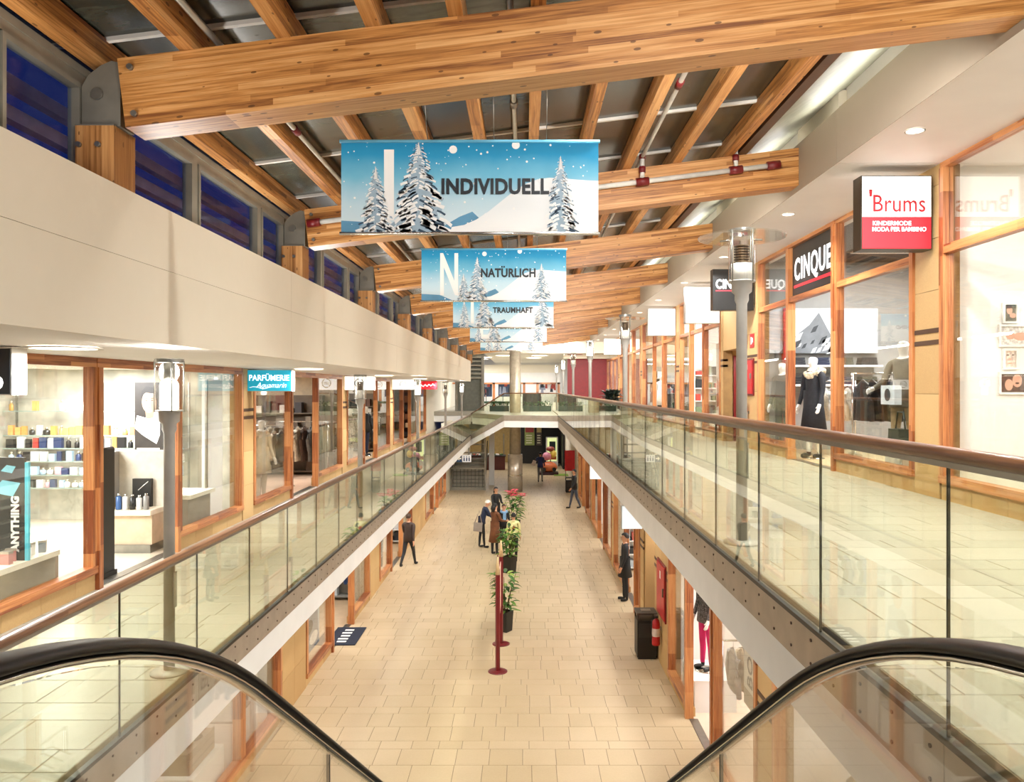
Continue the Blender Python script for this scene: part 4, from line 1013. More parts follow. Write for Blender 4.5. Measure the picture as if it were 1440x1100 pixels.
def bin_(label, loc, h=0.95, w_=0.2, group=None):
    t = thing('litter_bin', label, 'bin', loc)
    MB().box(-w_ * 0.9, w_ * 0.9, -w_ * 0.9, w_ * 0.9, 0, 0.05).build('plinth', M['black'], t)
    MB().box(-w_, w_, -w_, w_, 0.05, h - 0.16).build('body', M['black'], t)
    for a in (-1, 1):
        for b in (-1, 1): MB().box(a * w_ - a * 0.03, a * w_, b * w_ - b * 0.03, b * w_, h - 0.16, h - 0.04).build('corner_post', M['black'], t)
    MB().box(-w_ - 0.01, w_ + 0.01, -w_ - 0.01, w_ + 0.01, h - 0.04, h).build('lid', plain('#3A3632', 0.4), t)
    MB().box(-w_ * 0.5, w_ * 0.5, -w_ * 0.4, w_ * 0.4, h, h + 0.012).build('ashtray', M['steel'], t)
    MB().box(-w_ * 0.8, w_ * 0.8, -w_ - 0.006, -w_, h - 0.5, h - 0.22).build('front_plate', plain('#2A2724', 0.35), t)
bin_('black litter bin standing by the lower pier', (LR - 0.26, 15.75, 0.0))
bin_('small far black litter bin under the red panel', (2.35, 40.6, 0.0), 0.8, 0.18)
# ------------------------------------------------------------------ far hall
def column():
    t = thing('round_column', 'tall round metal column with a wider polished sleeve at its foot', 'column', (-0.52, 41.0, 0))
    MB().lathe([(0.30, 1.9), (0.30, EYE + 2.1)], 24).build('shaft', plain('#B3A790', 0.4, 0.35), t)
    MB().lathe([(0.40, 0.0), (0.40, 1.98), (0.30, 2.0)], 24).build('sleeve', plain('#CFC6B8', 0.25, 0.6), t)
    MB().lathe([(0.405, 0.85), (0.405, 0.9)], 24, cap=False).build('seam_ring', M['chrome'], t)
column()
tag(MB().box(-9, 9, 60, 60.2, -0.2, 11).build('wall_back', w_white), 'white back wall of the hall, far away', 'wall', kind='structure')
# upper far shop: white fascia band, timber uprights, bright ceiling
def far_upper():
    r = struct('window_90', 'far bright shopfront across the end of the hall', 'window'); y = 54.0
    MB().box(-5.2, 2.5, y, y + 0.1, EYE + 0.35, EYE + 1.1).build('fascia', w_white, r)
    MB().box(-5.2, 2.5, y - 0.05, y + 0.1, EYE + 1.1, EYE + 1.65).build('timber_band', M['cream'], r)
    for x in (-2.2, -0.05, 0.9, 2.4): MB().box(x - 0.09, x + 0.09, y - 0.06, y + 0.06, ZR, EYE + 0.4).build('upright', M['frame_v'], r)
    MB().box(-5.2, 2.5, y - 0.06, y + 0.06, EYE + 0.28, EYE + 0.40).build('rail', M['frame_h'], r)
    tag(MB().box(-2.35, 6, 43.5, 60, EYE + 2.0, EYE + 2.1).build('ceiling', M['cream']), 'flat ceiling of the far hall', 'ceiling', kind='structure')
    for i, (x, yy) in enumerate(((-2.6, 49), (-1.3, 46.5), (0.9, 46.5), (0.6, 50), (-3.0, 52))):
        downlight('round_ceiling_light', 'large round light in the flat ceiling of the far hall, %s of five' % ORD[i], (x, yy, EYE + 1.99), 0.5, 120, NEUT, 'round lights in the far hall', 2.8)
    # posters with winter sports people, abstract flat prints
    P = [(-4.2, -2.35, 'dark blue jackets poster', '#2C3A55'), (-1.9, -0.25, 'poster of folded navy clothes', '#34425E'), (1.05, 2.3, 'white poster with dark figures', '#EDEBE8')]
    for i, (a, b, lab, c) in enumerate(P):
        t = thing('poster', 'large far %s behind the bridge railing' % lab, 'poster', ((a + b) / 2, y + 0.6, ZR + 0.7))
        for u in (-0.5, 0.5): MB().box(u - 0.03, u + 0.03, 0.04, 0.08, -0.7, 1.2).build('leg', M['steel'], t)
        MB().box((a - b) / 2, (b - a) / 2, 0, 0.04, 0, 1.25).build('sheet', plain(c, 0.5), t)
        rn = random.Random(i + 4); mb = MB()
        for k in range(9):
            u = rn.uniform(a - b, b - a) * 0.42; v = rn.uniform(0.15, 0.9); wd = rn.uniform(0.06, 0.16); hh = rn.uniform(0.15, 0.4)
            mb.poly([(u - wd, -0.004 - 0.001 * k, v - hh * 0.4), (u + wd, -0.004 - 0.001 * k, v - hh * 0.4), (u + wd * 0.6, -0.004 - 0.001 * k, min(1.2, v + hh)), (u - wd * 0.5, -0.004 - 0.001 * k, min(1.22, v + hh * 1.1))], k % 3)
        stuff(mb.build('printed_figures', [plain('#1D2230', 0.5), plain('#8E96A8', 0.5), plain('#B84A3A', 0.5)], t))
    la = area('shop_light', (-1, 57, EYE + 1.8), (0, 0, 0), 5, 2, 420, NEUT)
    la = area('shop_light', (0, 50, EYE + 1.9), (0, 0, 0), 5, 4, 260, NEUT)
    t = thing('shop_counter', 'dark counter on the bridge floor behind the far railing', 'counter', (0.45, 49.5, ZR))
    MB().box(-0.6, 0.6, -0.3, 0.3, 0, 0.95).build('body', M['black'], t); MB().box(-0.65, 0.65, -0.35, 0.35, 0.95, 1.0).build('top', w_grey, t)
    for i, (xa, xb) in enumerate(((-2.0, -0.9), (-0.1, 1.5))):
        t = thing('hedge_planter', 'low green planted box behind the bridge railing, %s the column' % ('before', 'past')[i], 'planter', ((xa + xb) / 2, 43.4, ZR)); L_ = (xb - xa) / 2
        MB().box(-L_, L_, -0.25, 0.25, 0, 0.3).build('trough', plain('#31443A', 0.6), t); hb = MB(); rn = random.Random(40 + i)
        for q in range(150): leaf(hb, (rn.uniform(-L_, L_), rn.uniform(-0.22, 0.22), rn.uniform(0.28, 0.5)), (rn.uniform(-1, 1), rn.uniform(-1, 0.4), rn.uniform(0.1, 1)), 0.17, 0.07, 0.3, rn.randrange(4))
        stuff(hb.build('foliage', [plain('#2F5A34', 0.6), plain('#3F6E3C', 0.6), plain('#24462C', 0.6), plain('#558048', 0.6)], t))
    t = thing('bench', 'long low dark green bench on the bridge behind the column', 'bench', (-1.9, 48.0, ZR))
    MB().box(-1.0, 1.0, -0.3, 0.3, 0.35, 0.48).build('seat', plain('#2F4A34', 0.5), t)
    for x in (-0.8, 0.8): MB().box(x - 0.05, x + 0.05, -0.25, 0.25, 0, 0.35).build('leg', M['black'], t)
    for i, x in enumerate((1.35, 1.95)):
        t = thing('shopping_bag', 'white paper box bag behind the far bridge railing, %s of two' % ('inner', 'outer')[i], 'bag', (x, 47.5, ZR)); MB().box(-0.2, 0.2, -0.12, 0.12, 0, 0.42).build('bag_body', M['white'], t); MB().tube([(-0.1, 0, 0.42), (-0.06, 0, 0.55), (0.06, 0, 0.55), (0.1, 0, 0.42)], 0.012, n=5).build('handle', M['black'], t)
far_upper()
# grey louvred lift shaft at the end of the perfumery gallery
def shaft():
    t = thing('lift_shaft', 'pale grey louvred lift housing at the far end above the parapet', 'lift', (-3.2, 44.2, 0))
    for x in (-0.76, 0.76): MB().box(x - 0.08, x + 0.08, -0.12, 0.12, 0, EYE + 2.45).build('corner_post', M['alu'], t)
    MB().box(-0.82, 0.82, -0.1, 0.1, EYE + 1.75, EYE + 2.45).build('top_panel', plain('#B9B49F', 0.5), t)
    for k in range(5): MB().box(-0.68, 0.68, -0.08, 0.02, EYE + 0.55 + 0.24 * k, EYE + 0.65 + 0.24 * k).build('louvre_blade', plain('#A9A593', 0.5), t)
    MB().box(-0.7, 0.7, 0.3, 0.4, ZL, EYE + 1.8).build('back_panel', plain('#77786C', 0.5), t)
shaft()
# stairs with steel railings under the bridge
def stairs():
    t = thing('staircase', 'grey steel staircase with open railings in the lower hall below the direction sign', 'stairs', (-3.1, 41.4, 0))
    for k in range(9): MB().box(-0.9, 0.9, 0.28 * k, 0.28 * k + 0.3, 0.17 * k, 0.17 * (k + 1)).build('step', M['alu'], t)
    for x in (-0.95, 0.95):
        MB().box(x - 0.04, x + 0.04, -0.1, 0.0, 0, 3.2).build('newel', M['alu'], t)
        for z in (0.5, 1.0): MB().tube([(x, 0, z), (x, 2.5, z + 1.5)], 0.03, n=6).build('rail', M['steel'], t)
    for z in (1.15, 2.0, 2.45): MB().box(-0.95, 0.95, -0.08, 0.0, z, z + 0.08).build('cross_bar', M['alu'], t)
    for i in range(9): MB().tube([(-0.8 + 0.2 * i, -0.04, 0.15), (-0.8 + 0.2 * i, -0.04, 1.15)], 0.012, n=5).build('baluster', M['black'], t)
stairs()
tag(MB().box(-2.05, -1.75, 43.5, 43.9, 0, ZR - 0.6).build('wall_left', M['slab']), 'white square pier beside the stairs', 'wall', kind='structure')
# dark amusement room below the bridge
def dark_room():
    mb = MB(); mb.box(-0.35, 2.7, 56.0, 56.1, 0, ZR - 0.6).box(2.6, 2.7, 52, 56, 0, ZR - 0.6).box(-0.4, 2.7, 52, 56.1, ZR - 0.75, ZR - 0.6)
    tag(mb.build('wall_interior', plain('#15120F', 0.6)), 'black interior of the amusement room under the bridge', 'wall', kind='structure')
    mb = MB(); mb.box(-6, -0.35, 57.0, 57.1, 0, ZR - 0.6); tag(mb.build('wall_back', plain('#A58B55', 0.6)), 'ochre wall behind the market stall under the bridge', 'wall', kind='structure')
    for k in range(4): tag(MB().box(-0.3, 2.6, 52.3 + k, 52.4 + k, ZR - 0.95, ZR - 0.80).build('trim_%d' % (10 + k), plain('#5A5040', 0.6)), 'dim ceiling batten in the amusement room, %s from the front' % ORD[k], 'trim', kind='structure')
    for lab, x, c1, c2 in (('poster with red top and green panel', 0.35, '#8F9A58', '#9A3A34'), ('narrow dark poster with a pale strip', 1.05, '#4A4038', '#B8A46A')):
        t = thing('poster', 'tall %s on the black room wall' % lab, 'poster', (x, 55.9, 1.35))
        wd = 0.36 if 'red' in lab else 0.2
        MB().box(-wd, wd, 0, 0.05, 0, 1.5).build('sheet', plain(c1, 0.5), t); MB().box(-wd * 0.85, wd * 0.85, -0.01, 0, 0.95, 1.42).build('printed_block', plain(c2, 0.5), t)
        for k in range(4): MB().box(-wd * 0.7, wd * 0.5, -0.01, 0, 0.15 + 0.18 * k, 0.22 + 0.18 * k).build('printed_line', plain('#D8D4B8', 0.5), t)
    t = thing('vending_machine', 'lit white vending machine with a dark window beside the coloured ride', 'machine', (1.95, 54.6, 0))
    MB().box(-0.42, 0.42, -0.3, 0.3, 0, 2.05).build('cabinet', w_white, t); MB().box(-0.33, 0.33, -0.32, -0.3, 0.35, 2.0).build('front', glow('vending_front', '#DCE8A0', 0.8), t)
    MB().box(-0.2, 0.24, -0.335, -0.32, 1.0, 1.75).build('window', plain('#20363A', 0.3), t); MB().box(-0.3, 0.3, -0.335, -0.32, 0.45, 0.7).build('tray', plain('#C2622C', 0.4), t)
    # kiddie ride
    t = thing('coin_ride', 'rounded pink and orange coin operated ride at the mouth of the dark room', 'ride', (1.55, 49.0, 0))
    MB().box(-0.6, 0.6, -0.45, 0.45, 0, 0.16).build('plinth', plain('#3F1F2A', 0.5), t)
    mb = MB(); mb.ball((0, 0, 0.48), 0.56, 0.4, 0.34, 16, 10); mb.build('body', plain('#E07A4A', 0.3), t)
    MB().lathe([(0.26, 0.62), (0.30, 0.72), (0.22, 0.74)], 14, cap=False).build('cockpit_rim', plain('#5A2030', 0.4), t)
    MB().ball((-0.12, 0.1, 1.15), 0.3, 0.25, 0.27, 12, 8).build('figure_head', plain('#D98AA0', 0.4), t)
    MB().ball((0.28, 0.15, 1.3), 0.22, 0.2, 0.25, 12, 8).build('balloon', plain('#E6C65A', 0.4), t)
    MB().tube([(0.1, 0.2, 0.6), (0.12, 0.2, 1.5)], 0.04, n=6).build('pole', M['steel'], t)
    MB().ball((0.1, 0.2, 1.62), 0.28, 0.25, 0.16, 12, 8).build('canopy', plain('#8A3A2C', 0.4), t)
    for x in (-0.33, 0.33): MB().tube([(x, -0.40, 0.36), (x, -0.46, 0.36)], 0.13, n=12).build('wheel', M['black'], t)
    t = thing('turf_mat', 'bright green mat on the floor beside the coin ride', 'mat', (2.35, 48.6, 0)); MB().box(-0.5, 0.5, -0.5, 0.5, 0.0, 0.03).build('pile', plain('#7FA03A', 0.8), t)
    # market stall left of the column
    t = thing('market_stall', 'dark market stall with goods on top left of the round column', 'stall', (-2.35, 52.0, 0))
    MB().box(-1.6, 1.0, -0.4, 0.4, 0, 0.9).build('counter', plain('#5A2A24', 0.5), t); MB().box(-1.65, 1.05, -0.45, 0.45, 0.9, 0.97).build('counter_top', w_dark, t)
    for x in (-1.5, 0.9): MB().box(x - 0.04, x + 0.04, 0.3, 0.38, 0.97, 2.4).build('upright', M['alu'], t)
    rn = random.Random(3); mb = MB()
    for i in range(26): mb.ball((rn.uniform(-1.4, 0.8), rn.uniform(-0.3, 0.2), 1.02), 0.09, 0.09, 0.07, 6, 4, i % 3)
    stuff(mb.build('goods', [plain('#E8E8E6', 0.5), plain('#C2584A', 0.5), plain('#4A6A38', 0.6)], t))
    la = area('shop_light', (-2.3, 53, ZR - 0.7), (0, 0, 0), 3, 3, 150, WARM); la = area('shop_light', (1.2, 49, ZR - 0.7), (0, 0, 0), 2, 4, 120, WARM)
dark_room()
t = thing('notice_panel', 'bright red upright notice panel at the end of the lower shops', 'panel', (2.42, 40.9, 1.1))
MB().box(-0.27, 0.27, 0, 0.08, 0, 1.1).build('board', M['red'], t)
for u in (-0.22, 0.22): MB().box(u - 0.02, u + 0.02, 0.08, 0.12, -1.1, 1.0).build('leg', M['steel'], t)

# ------------------------------------------------------------------ pencil sign, planters
def pencil_sign():
    t = thing('pencil_sign_stand', 'narrow sign stand on two giant dark red pencil posts with round feet', 'sign stand', (-0.53, 14.9, 0))
    pen = plain('#6A1218', 0.35, var=0.03); tipw = plain('#D9B98A', 0.6)
    for x, y in ((0.0, 0.0), (0.014, 1.6)):
        MB().lathe([(0.19, 0), (0.19, 0.012), (0.17, 0.02), (0.05, 0.025)], 24, (x, y, 0)).build('base_disc', pen, t)
        MB().lathe([(0.046, 0.02), (0.046, 1.9)], 6, (x, y, 0), smooth=False).build('pencil_shaft', pen, t)
        MB().lathe([(0.05, 1.9), (0.012, 2.25)], 12, (x, y, 0)).build('pencil_tip', tipw, t)
        MB().lathe([(0.013, 2.25), (0.002, 2.3)], 8, (x, y, 0)).build('pencil_lead', pen, t)
    MB().box(0.0, 0.016, 0.05, 1.55, 0.85, 1.8).build('sign_board', plain('#E6B9A6', 0.5), t)
pencil_sign()
green = [plain('#3E6A24', 0.5, var=0.15), plain('#5E8A30', 0.5, var=0.15), plain('#274A1C', 0.5, var=0.1), plain('#8FA84A', 0.5, var=0.1)]
def potted_plant(label, loc, pot_h, pot_w, h, spread, n, L, seed, mats=green, flowers=None, lean=0.0, potm=None, rise=(0.0, 0.9)):
    rn = random.Random(seed); t = thing('potted_plant', label, 'plant', loc, rz=0.2)
    a, b = pot_w * 0.42, pot_w * 0.5
    MB().lathe([(a * 1.3, 0), (b * 1.3, pot_h), (b * 1.12, pot_h), (b * 1.05, pot_h - 0.05)], 4, smooth=False).build('pot', potm or M['black'], t)
    MB().lathe([(b * 1.05, pot_h - 0.06), (b * 1.05, pot_h - 0.04)], 4, smooth=False).build('soil', plain('#3A2A1C', 0.9), t)
    st = MB(); mb = MB()
    for k in range(5):
        ang = k * 1.26 + rn.random(); top = Vector((math.cos(ang) * spread * 0.35 + lean, math.sin(ang) * spread * 0.35, pot_h + h * rn.uniform(0.6, 0.95)))
        st.tube([(math.cos(ang) * 0.04, math.sin(ang) * 0.04, pot_h - 0.05), (top * 0.5 + Vector((0, 0, pot_h * 0.5))), top], [0.014, 0.011, 0.006], n=5)
    for i in range(n):
        f = rn.random(); ang = rn.uniform(0, 2 * PI); rr = spread * (0.15 + 0.35 * rn.random())
        p = (math.cos(ang) * rr * 0.5 + lean * f, math.sin(ang) * rr * 0.5, pot_h + 0.02 + h * f * 0.88)
        leaf(mb, p, (math.cos(ang), math.sin(ang), rn.uniform(*rise)), L * rn.uniform(0.7, 1.25), L * 0.42, rn.uniform(0.2, 0.7), rn.choice([0, 0, 1, 1, 2, 3]))
    st.build('stem', plain('#5A4A2A', 0.7), t); stuff(mb.build('foliage', mats, t))
    if flowers:
        fb = MB()
        for i in range(16):
            ang = rn.uniform(0, 2 * PI); rr = spread * 0.4 * rn.random(); c = (math.cos(ang) * rr, math.sin(ang) * rr, pot_h + h * rn.uniform(0.8, 1.0))
            for k in range(5): leaf(fb, c, (math.cos(k * 1.256), math.sin(k * 1.256), 0.2), L * 0.6, L * 0.3, 0.3, 0)
        stuff(fb.build('blossom', flowers, t))
    return t
potted_plant('leafy green plant in a black pot directly behind the pencil posts', (-0.45, 17.4, 0), 0.46, 0.30, 0.95, 0.75, 85, 0.24, 1)
potted_plant('bushy green plant in a square black pot in front of the waiting people', (-0.46, 22.9, 0), 0.50, 0.36, 0.95, 0.85, 110, 0.26, 2)
potted_plant('tall potted plant with pink blossoms before the round column', (-0.42, 29.2, 0), 0.5, 0.4, 1.15, 1.0, 110, 0.28, 3, flowers=plain('#D8455A', 0.5, var=0.12))
potted_plant('dark spiky leaved plant standing by the dark oak railing', (2.75, 24.0, ZR), 0.45, 0.44, 0.75, 0.6, 75, 0.45, 4, mats=[plain('#16201A', 0.4), plain('#1F2A22', 0.4), plain('#0F1612', 0.4), plain('#2C3A2C', 0.4)], potm=plain('#5B4A3A', 0.6), rise=(0.6, 3.0))
for i, (x, y) in enumerate(((2.35, 27.5), (2.5, 31.5))):
    potted_plant('low pale green plants in a trough by the far railing, %s of two' % ('nearer', 'farther')[i], (x, y, ZR), 0.5, 0.6, 0.45, 0.9, 80, 0.24, 5 + i, mats=[plain('#A8B080', 0.5, var=0.1), plain('#7E9A50', 0.5), plain('#5E7A3A', 0.5), plain('#C2C29A', 0.5)], potm=plain('#8A8070', 0.6))
t = thing('door_mat', 'dark blue mat with a white word on the floor at the lower doorway', 'mat', (-4.02, 17.0, 0.006))
MB().box(-0.3, 0.36, -0.6, 0.6, 0.0, 0.014).build('mat_body', plain('#1B2233', 0.9), t)
for k, u in enumerate((-0.4, -0.22, -0.02, 0.18, 0.38)): MB().box(-0.08 - 0.02 * (k % 2), 0.12, u - 0.04, u + 0.05, 0.014, 0.016).build('printed_mark', ink_white, t)
# ------------------------------------------------------------------ people and mannequins
def rot_x(v, a):
    c, s_ = math.cos(a), math.sin(a); return Vector((v.x, v.y * c - v.z * s_, v.y * s_ + v.z * c))
SKIN = plain('#C99372', 0.55, var=0.03, scale=20); SKIN_M = plain('#E9E4DA', 0.35, var=0.01)
def body(name, parent, pose, cols, H=1.75, fem=False):
    """one continuous skinned figure, facing -y. pose: l/r = (thigh, knee, shoulder, elbow, arm_out) angles; bend = trunk lean; turn = head yaw"""
    k = H / 1.75; V = []; E = []; Rr = []; tagm = []
    def node(p, r, par, tg):
        V.append(Vector(p) * k); Rr.append((r[0] * k, r[1] * k) if isinstance(r, tuple) else (r * k, r * k)); tagm.append(tg)
        if par is not None: E.append((par, len(V) - 1))
        return len(V) - 1
    bend = pose.get('bend', 0.0)
    piv = Vector((0, 0, 0.95)); up = lambda p: piv + rot_x(Vector(p) - piv, bend)
    shw = 0.165 if fem else 0.185
    pel = node((0, 0, 0.96), (0.155, 0.115), None, 1)
    bel = node(up((0, 0, 1.10)), (0.135 if fem else 0.145, 0.105), pel, 0)
    che = node(up((0, 0.0, 1.29)), (0.15 if fem else 0.165, 0.115), bel, 0)
    nb = node(up((0, 0.01, 1.42)), (0.085, 0.07), che, 0)
    nk = node(up((0, 0.0, 1.49)), 0.052, nb, 2)
    hp = up((0, -0.005, 1.49)); nod = pose.get('nod', 0.0); hd = lambda p: hp + rot_x(Vector(p) - Vector((0, -0.005, 1.49)), bend * 0.6 + nod)
    h1 = node(hd((0, -0.015, 1.555)), (0.062, 0.07), nk, 2); h2 = node(hd((0, -0.012, 1.63)), (0.076, 0.092), h1, 2); h3 = node(hd((0, -0.005, 1.70)), (0.070, 0.086), h2, 2)
    for sg, key in ((-1, 'l'), (1, 'r')):
        th, kn, sh, el, out = pose.get(key, (0, 0, 0.05, 0.15, 0.1))
        hip = node((sg * 0.092, 0, 0.90), (0.092, 0.098), pel, 1)
        kp = Vector((sg * 0.095, 0, 0.90)) + rot_x(Vector((0, 0, -0.42)), -th); kne = node(kp, 0.060, hip, 1)
        cf = node(kp + rot_x(Vector((0, 0.012, -0.13)), -(th - kn)), 0.056, kne, 1)
        ap = kp + rot_x(Vector((0, 0, -0.40)), -(th - kn)); an = node(ap, 0.042, cf, 1)
        he = node(ap + Vector((0, 0.015, -0.055)), 0.038, an, 3); node(ap + Vector((sg * 0.012, -0.10, -0.055)), (0.042, 0.030), he, 3); 
        node(ap + Vector((sg * 0.016, -0.165, -0.06)), (0.036, 0.022), len(V) - 1, 3)
        sp = up((sg * shw, 0.0, 1.40)); shn = node(sp, 0.068, nb, 0)
        rm = Matrix.Rotation(sg * -out, 3, 'Y')
        d1 = rm @ rot_x(Vector((0, 0, -1)), -sh - 0.0); ep = sp + d1 * 0.285; eln = node(ep, 0.047, shn, 0)
        d2 = rm @ rot_x(Vector((0, 0, -1)), -(sh + el)); wp = ep + d2 * 0.245; wr = node(wp, 0.032, eln, 0)
        pm = wp + d2 * 0.065; sidev = d2.cross(Vector((1, 0, 0))).normalized(); pal = node(pm, (0.036, 0.020), wr, 2)
        fwd = Vector((0, -1, 0)) - d2 * Vector((0, -1, 0)).dot(d2); fwd = fwd.normalized() if fwd.length > 0.1 else Vector((0, 0, 1))
        inn = Vector((-sg, 0, 0))
        for i, (L, o) in enumerate(((0.036, -0.027), (0.042, -0.009), (0.039, 0.009), (0.030, 0.026))):
            b0 = node(pm + d2 * 0.035 - fwd * o, 0.010, pal, 2); b1 = node(pm + d2 * (0.035 + L) - fwd * o + inn * 0.006, 0.0085, b0, 2); node(pm + d2 * (0.035 + L * 1.7) - fwd * o + inn * 0.022, 0.007, b1, 2)
        t0 = node(pm + fwd * 0.034 - d2 * 0.01, 0.011, pal, 2); node(pm + fwd * 0.052 + d2 * 0.025 + inn * 0.01, 0.009, t0, 2)
    me = bpy.data.meshes.new(name); me.from_pydata([tuple(v) for v in V], E, [])
    ob = bpy.data.objects.new('skin_source', me); COL.objects.link(ob)
    sm = ob.modifiers.new('s', 'SKIN'); sm.use_smooth_shade = True
    for i, sv in enumerate(me.skin_vertices[0].data): sv.radius = Rr[i]; sv.use_root = (i == 0)
    sb = ob.modifiers.new('d', 'SUBSURF'); sb.levels = 1; sb.render_levels = 1
    dg = bpy.context.evaluated_depsgraph_get(); new = bpy.data.meshes.new_from_object(ob.evaluated_get(dg))
    bpy.data.objects.remove(ob)
    new.name = name; new.materials.clear()
    for m in cols: new.materials.append(m)
    segs = [(V[a], V[b], tagm[b] if tagm[b] != 0 or tagm[a] == 0 else 0) for a, b in E]
    for p in new.polygons:
        c = p.center; best = 9; bi = 0
        for a, b, tg in segs:
            ab = b - a; f = max(0, min(1, (c - a).dot(ab) / max(ab.length_squared, 1e-9))); dd = (a + ab * f - c).length
            if dd < best: best, bi = dd, tg
        p.material_index = bi
    new.polygons.foreach_set('use_smooth', [True] * len(new.polygons))
    o = link('body', new, parent)
    return o, dict(head=hd, k=k, up=up, shw=shw)
def face(t, hd, k, skin, eyes=True):
    e = MB()
    q = lambda x, y, z: tuple(hd((x, y, z)) * k)
    if eyes:
        for sg in (-1, 1): MB().ball(q(sg * 0.031, -0.098, 1.632), 0.011 * k, 0.007 * k, 0.008 * k, 8, 6).build('eye', M['black'], t)
        mo = MB(); a = hd((0, -0.098, 1.572)) * k; mo.box(a.x - 0.022 * k, a.x + 0.022 * k, a.y - 0.004, a.y + 0.004, a.z - 0.005 * k, a.z + 0.005 * k); mo.build('mouth', plain('#8E4A40', 0.5), t)
    n0, n1, n2 = q(0, -0.095, 1.64), q(0, -0.122, 1.602), q(0, -0.097, 1.592)
    MB().tube([n0, n1, n2], [0.007 * k, 0.013 * k, 0.01 * k], n=6).build('nose', skin, t)
    for sg in (-1, 1): MB().ball(q(sg * 0.078, 0.0, 1.62), 0.012 * k, 0.02 * k, 0.03 * k, 8, 6).build('ear', skin, t)
def hair(t, hd, k, m, length=0.0):
    mb = MB(); n = 14; rows = []
    for j in range(6):
        th = (j / 5) * (PI * 0.56); ring = []
        for i in range(n):
            a = 2 * PI * i / n; back = math.sin(a); dz = 0.0
            tt = th if back > -0.3 else th * 0.68
            p = (0.088 * math.sin(tt) * math.cos(a), 0.005 + 0.108 * math.sin(tt) * math.sin(a), 1.655 + 0.098 * math.cos(tt) - (0.03 if back > 0.2 and j == 5 else 0))
            ring.append(tuple(hd(p) * k))
        rows.append(ring)
    b = len(mb.v)
    for r in rows: mb.v += r
    for j in range(5):
        for i in range(n): i2 = (i + 1) % n; mb.face((b + j * n + i, b + (j + 1) * n + i, b + (j + 1) * n + i2, b + j * n + i2), 0, True)
    if length:
        mb.tube([tuple(hd((0, 0.06, 1.66)) * k), tuple(hd((0, 0.085, 1.56)) * k), tuple(hd((0, 0.085, 1.56 - length)) * k)], [0.08 * k, 0.085 * k, 0.05 * k], n=10)
    mb.build('hair', m, t)
def skirt(t, k, z0, z1, r0, r1, m, name='coat_skirt', bend=0.0):
    mb = MB(); mb.lathe([(r1, z1), (r1 * 1.02, (z0 + z1) / 2 + 0.05), (r0, z0), (r0 * 0.96, z0)], 18, sx_=1.0, sy_=0.78, cap=False)
    mb.v = [(x * k, y * k, z * k) for x, y, z in mb.v]; mb.build(name, m, t)
def collar(t, up, k, m):
    MB().tube([up((0.075 * math.cos(a), 0.01 + 0.07 * math.sin(a), 1.455)) * k for a in [i * 2 * PI / 14 for i in range(15)]], 0.022 * k, n=6).build('collar', m, t)
def person(label, loc, rz, pose, top, legs, shoes, hairm, H=1.75, fem=False, long=0.0, coat=None, eyes=True, skin=None):
    t = thing('person', label, 'person', loc, rz); sk = skin or SKIN
    o, g = body('body', t, pose, [top, legs, sk, shoes], H, fem); face(t, g['head'], g['k'], sk, eyes); hair(t, g['head'], g['k'], hairm, long); collar(t, g['up'], g['k'], top)
    if coat: skirt(t, g['k'], coat, 1.12, 0.24, 0.172, top)
    else: skirt(t, g['k'], 0.86, 1.12, 0.178, 0.165, top, 'jacket_hem')
    t.location.z -= min(v.co.z for v in o.data.vertices)
    return t
BLK, NAVY, JEANS, BRN = plain('#1A191B', 0.7), plain('#232B44', 0.7), plain('#4C5568', 0.75, var=0.1), plain('#6B3F22', 0.75, var=0.12)
H_BLK, H_BRN, H_GRY = plain('#15110E', 0.6), plain('#3A2616', 0.6), plain('#BDB6AC', 0.6)
walk = dict(l=(0.45, 0.12, -0.4, 0.25, 0.10), r=(-0.35, 0.35, 0.45, 0.35, 0.10)); stand = dict(l=(0.03, 0.03, 0.05, 0.25, 0.10), r=(-0.03, 0.02, 0.1, 0.3, 0.10))
arms = dict(l=(0.02, 0.02, 0.45, 1.0, 0.05), r=(-0.02, 0.02, 0.5, 0.9, 0.05))
# striding figure by the left lower shops
person('person striding in dark brown jacket and black trousers along the lower shops', (-3.62, 23.7, 0), PI * 0.92, walk, plain('#3A2A22', 0.7), BLK, BLK, H_BRN, 1.70)
# group around the planters
person('person in white cap and navy top with a grey bag, bending beside the group', (-1.50, 26.5, 0), 1.9, dict(l=(0.12, 0.05, 0.5, 0.7, 0.05), r=(-0.05, 0.05, 0.45, 0.8, 0.05), bend=0.32, nod=0.25), NAVY, BLK, BLK, plain('#E6E2DA', 0.7), 1.68)
t = thing('shoulder_bag', 'grey beige shoulder bag hanging at the side of the person in the white cap', 'bag', (-1.62, 26.12, 0.62))
MB().extrude([(-0.15, -0.04, 0.03), (0.15, -0.04, 0.0), (0.17, -0.04, 0.30), (-0.13, -0.04, 0.32)], (0, 0.08, 0)).build('bag_body', plain('#9A8E84', 0.7), t)
MB().tube([(-0.10, 0.0, 0.31), (0.06, 0.02, 0.72), (0.14, 0.0, 0.3)], 0.02, n=6).build('strap', plain('#9A8E84', 0.7), t)
person('person with long dark hair in a black coat, at the back of the group', (-1.12, 29.6, 0), 0.35, arms, BLK, BLK, BLK, H_BLK, 1.70, True, 0.22, 0.55)
person('person in a long brown fur coat, centre of the group', (-1.0, 25.4, 0), 2.4, arms, BRN, BLK, BLK, H_BLK, 1.70, True, 0.1, 0.42)
p_ = person('person in black with a light blue scarf between brown coat and yellow jacket', (-0.72, 26.2, 0), 0.2, stand, BLK, BLK, BLK, H_BRN, 1.55, True)
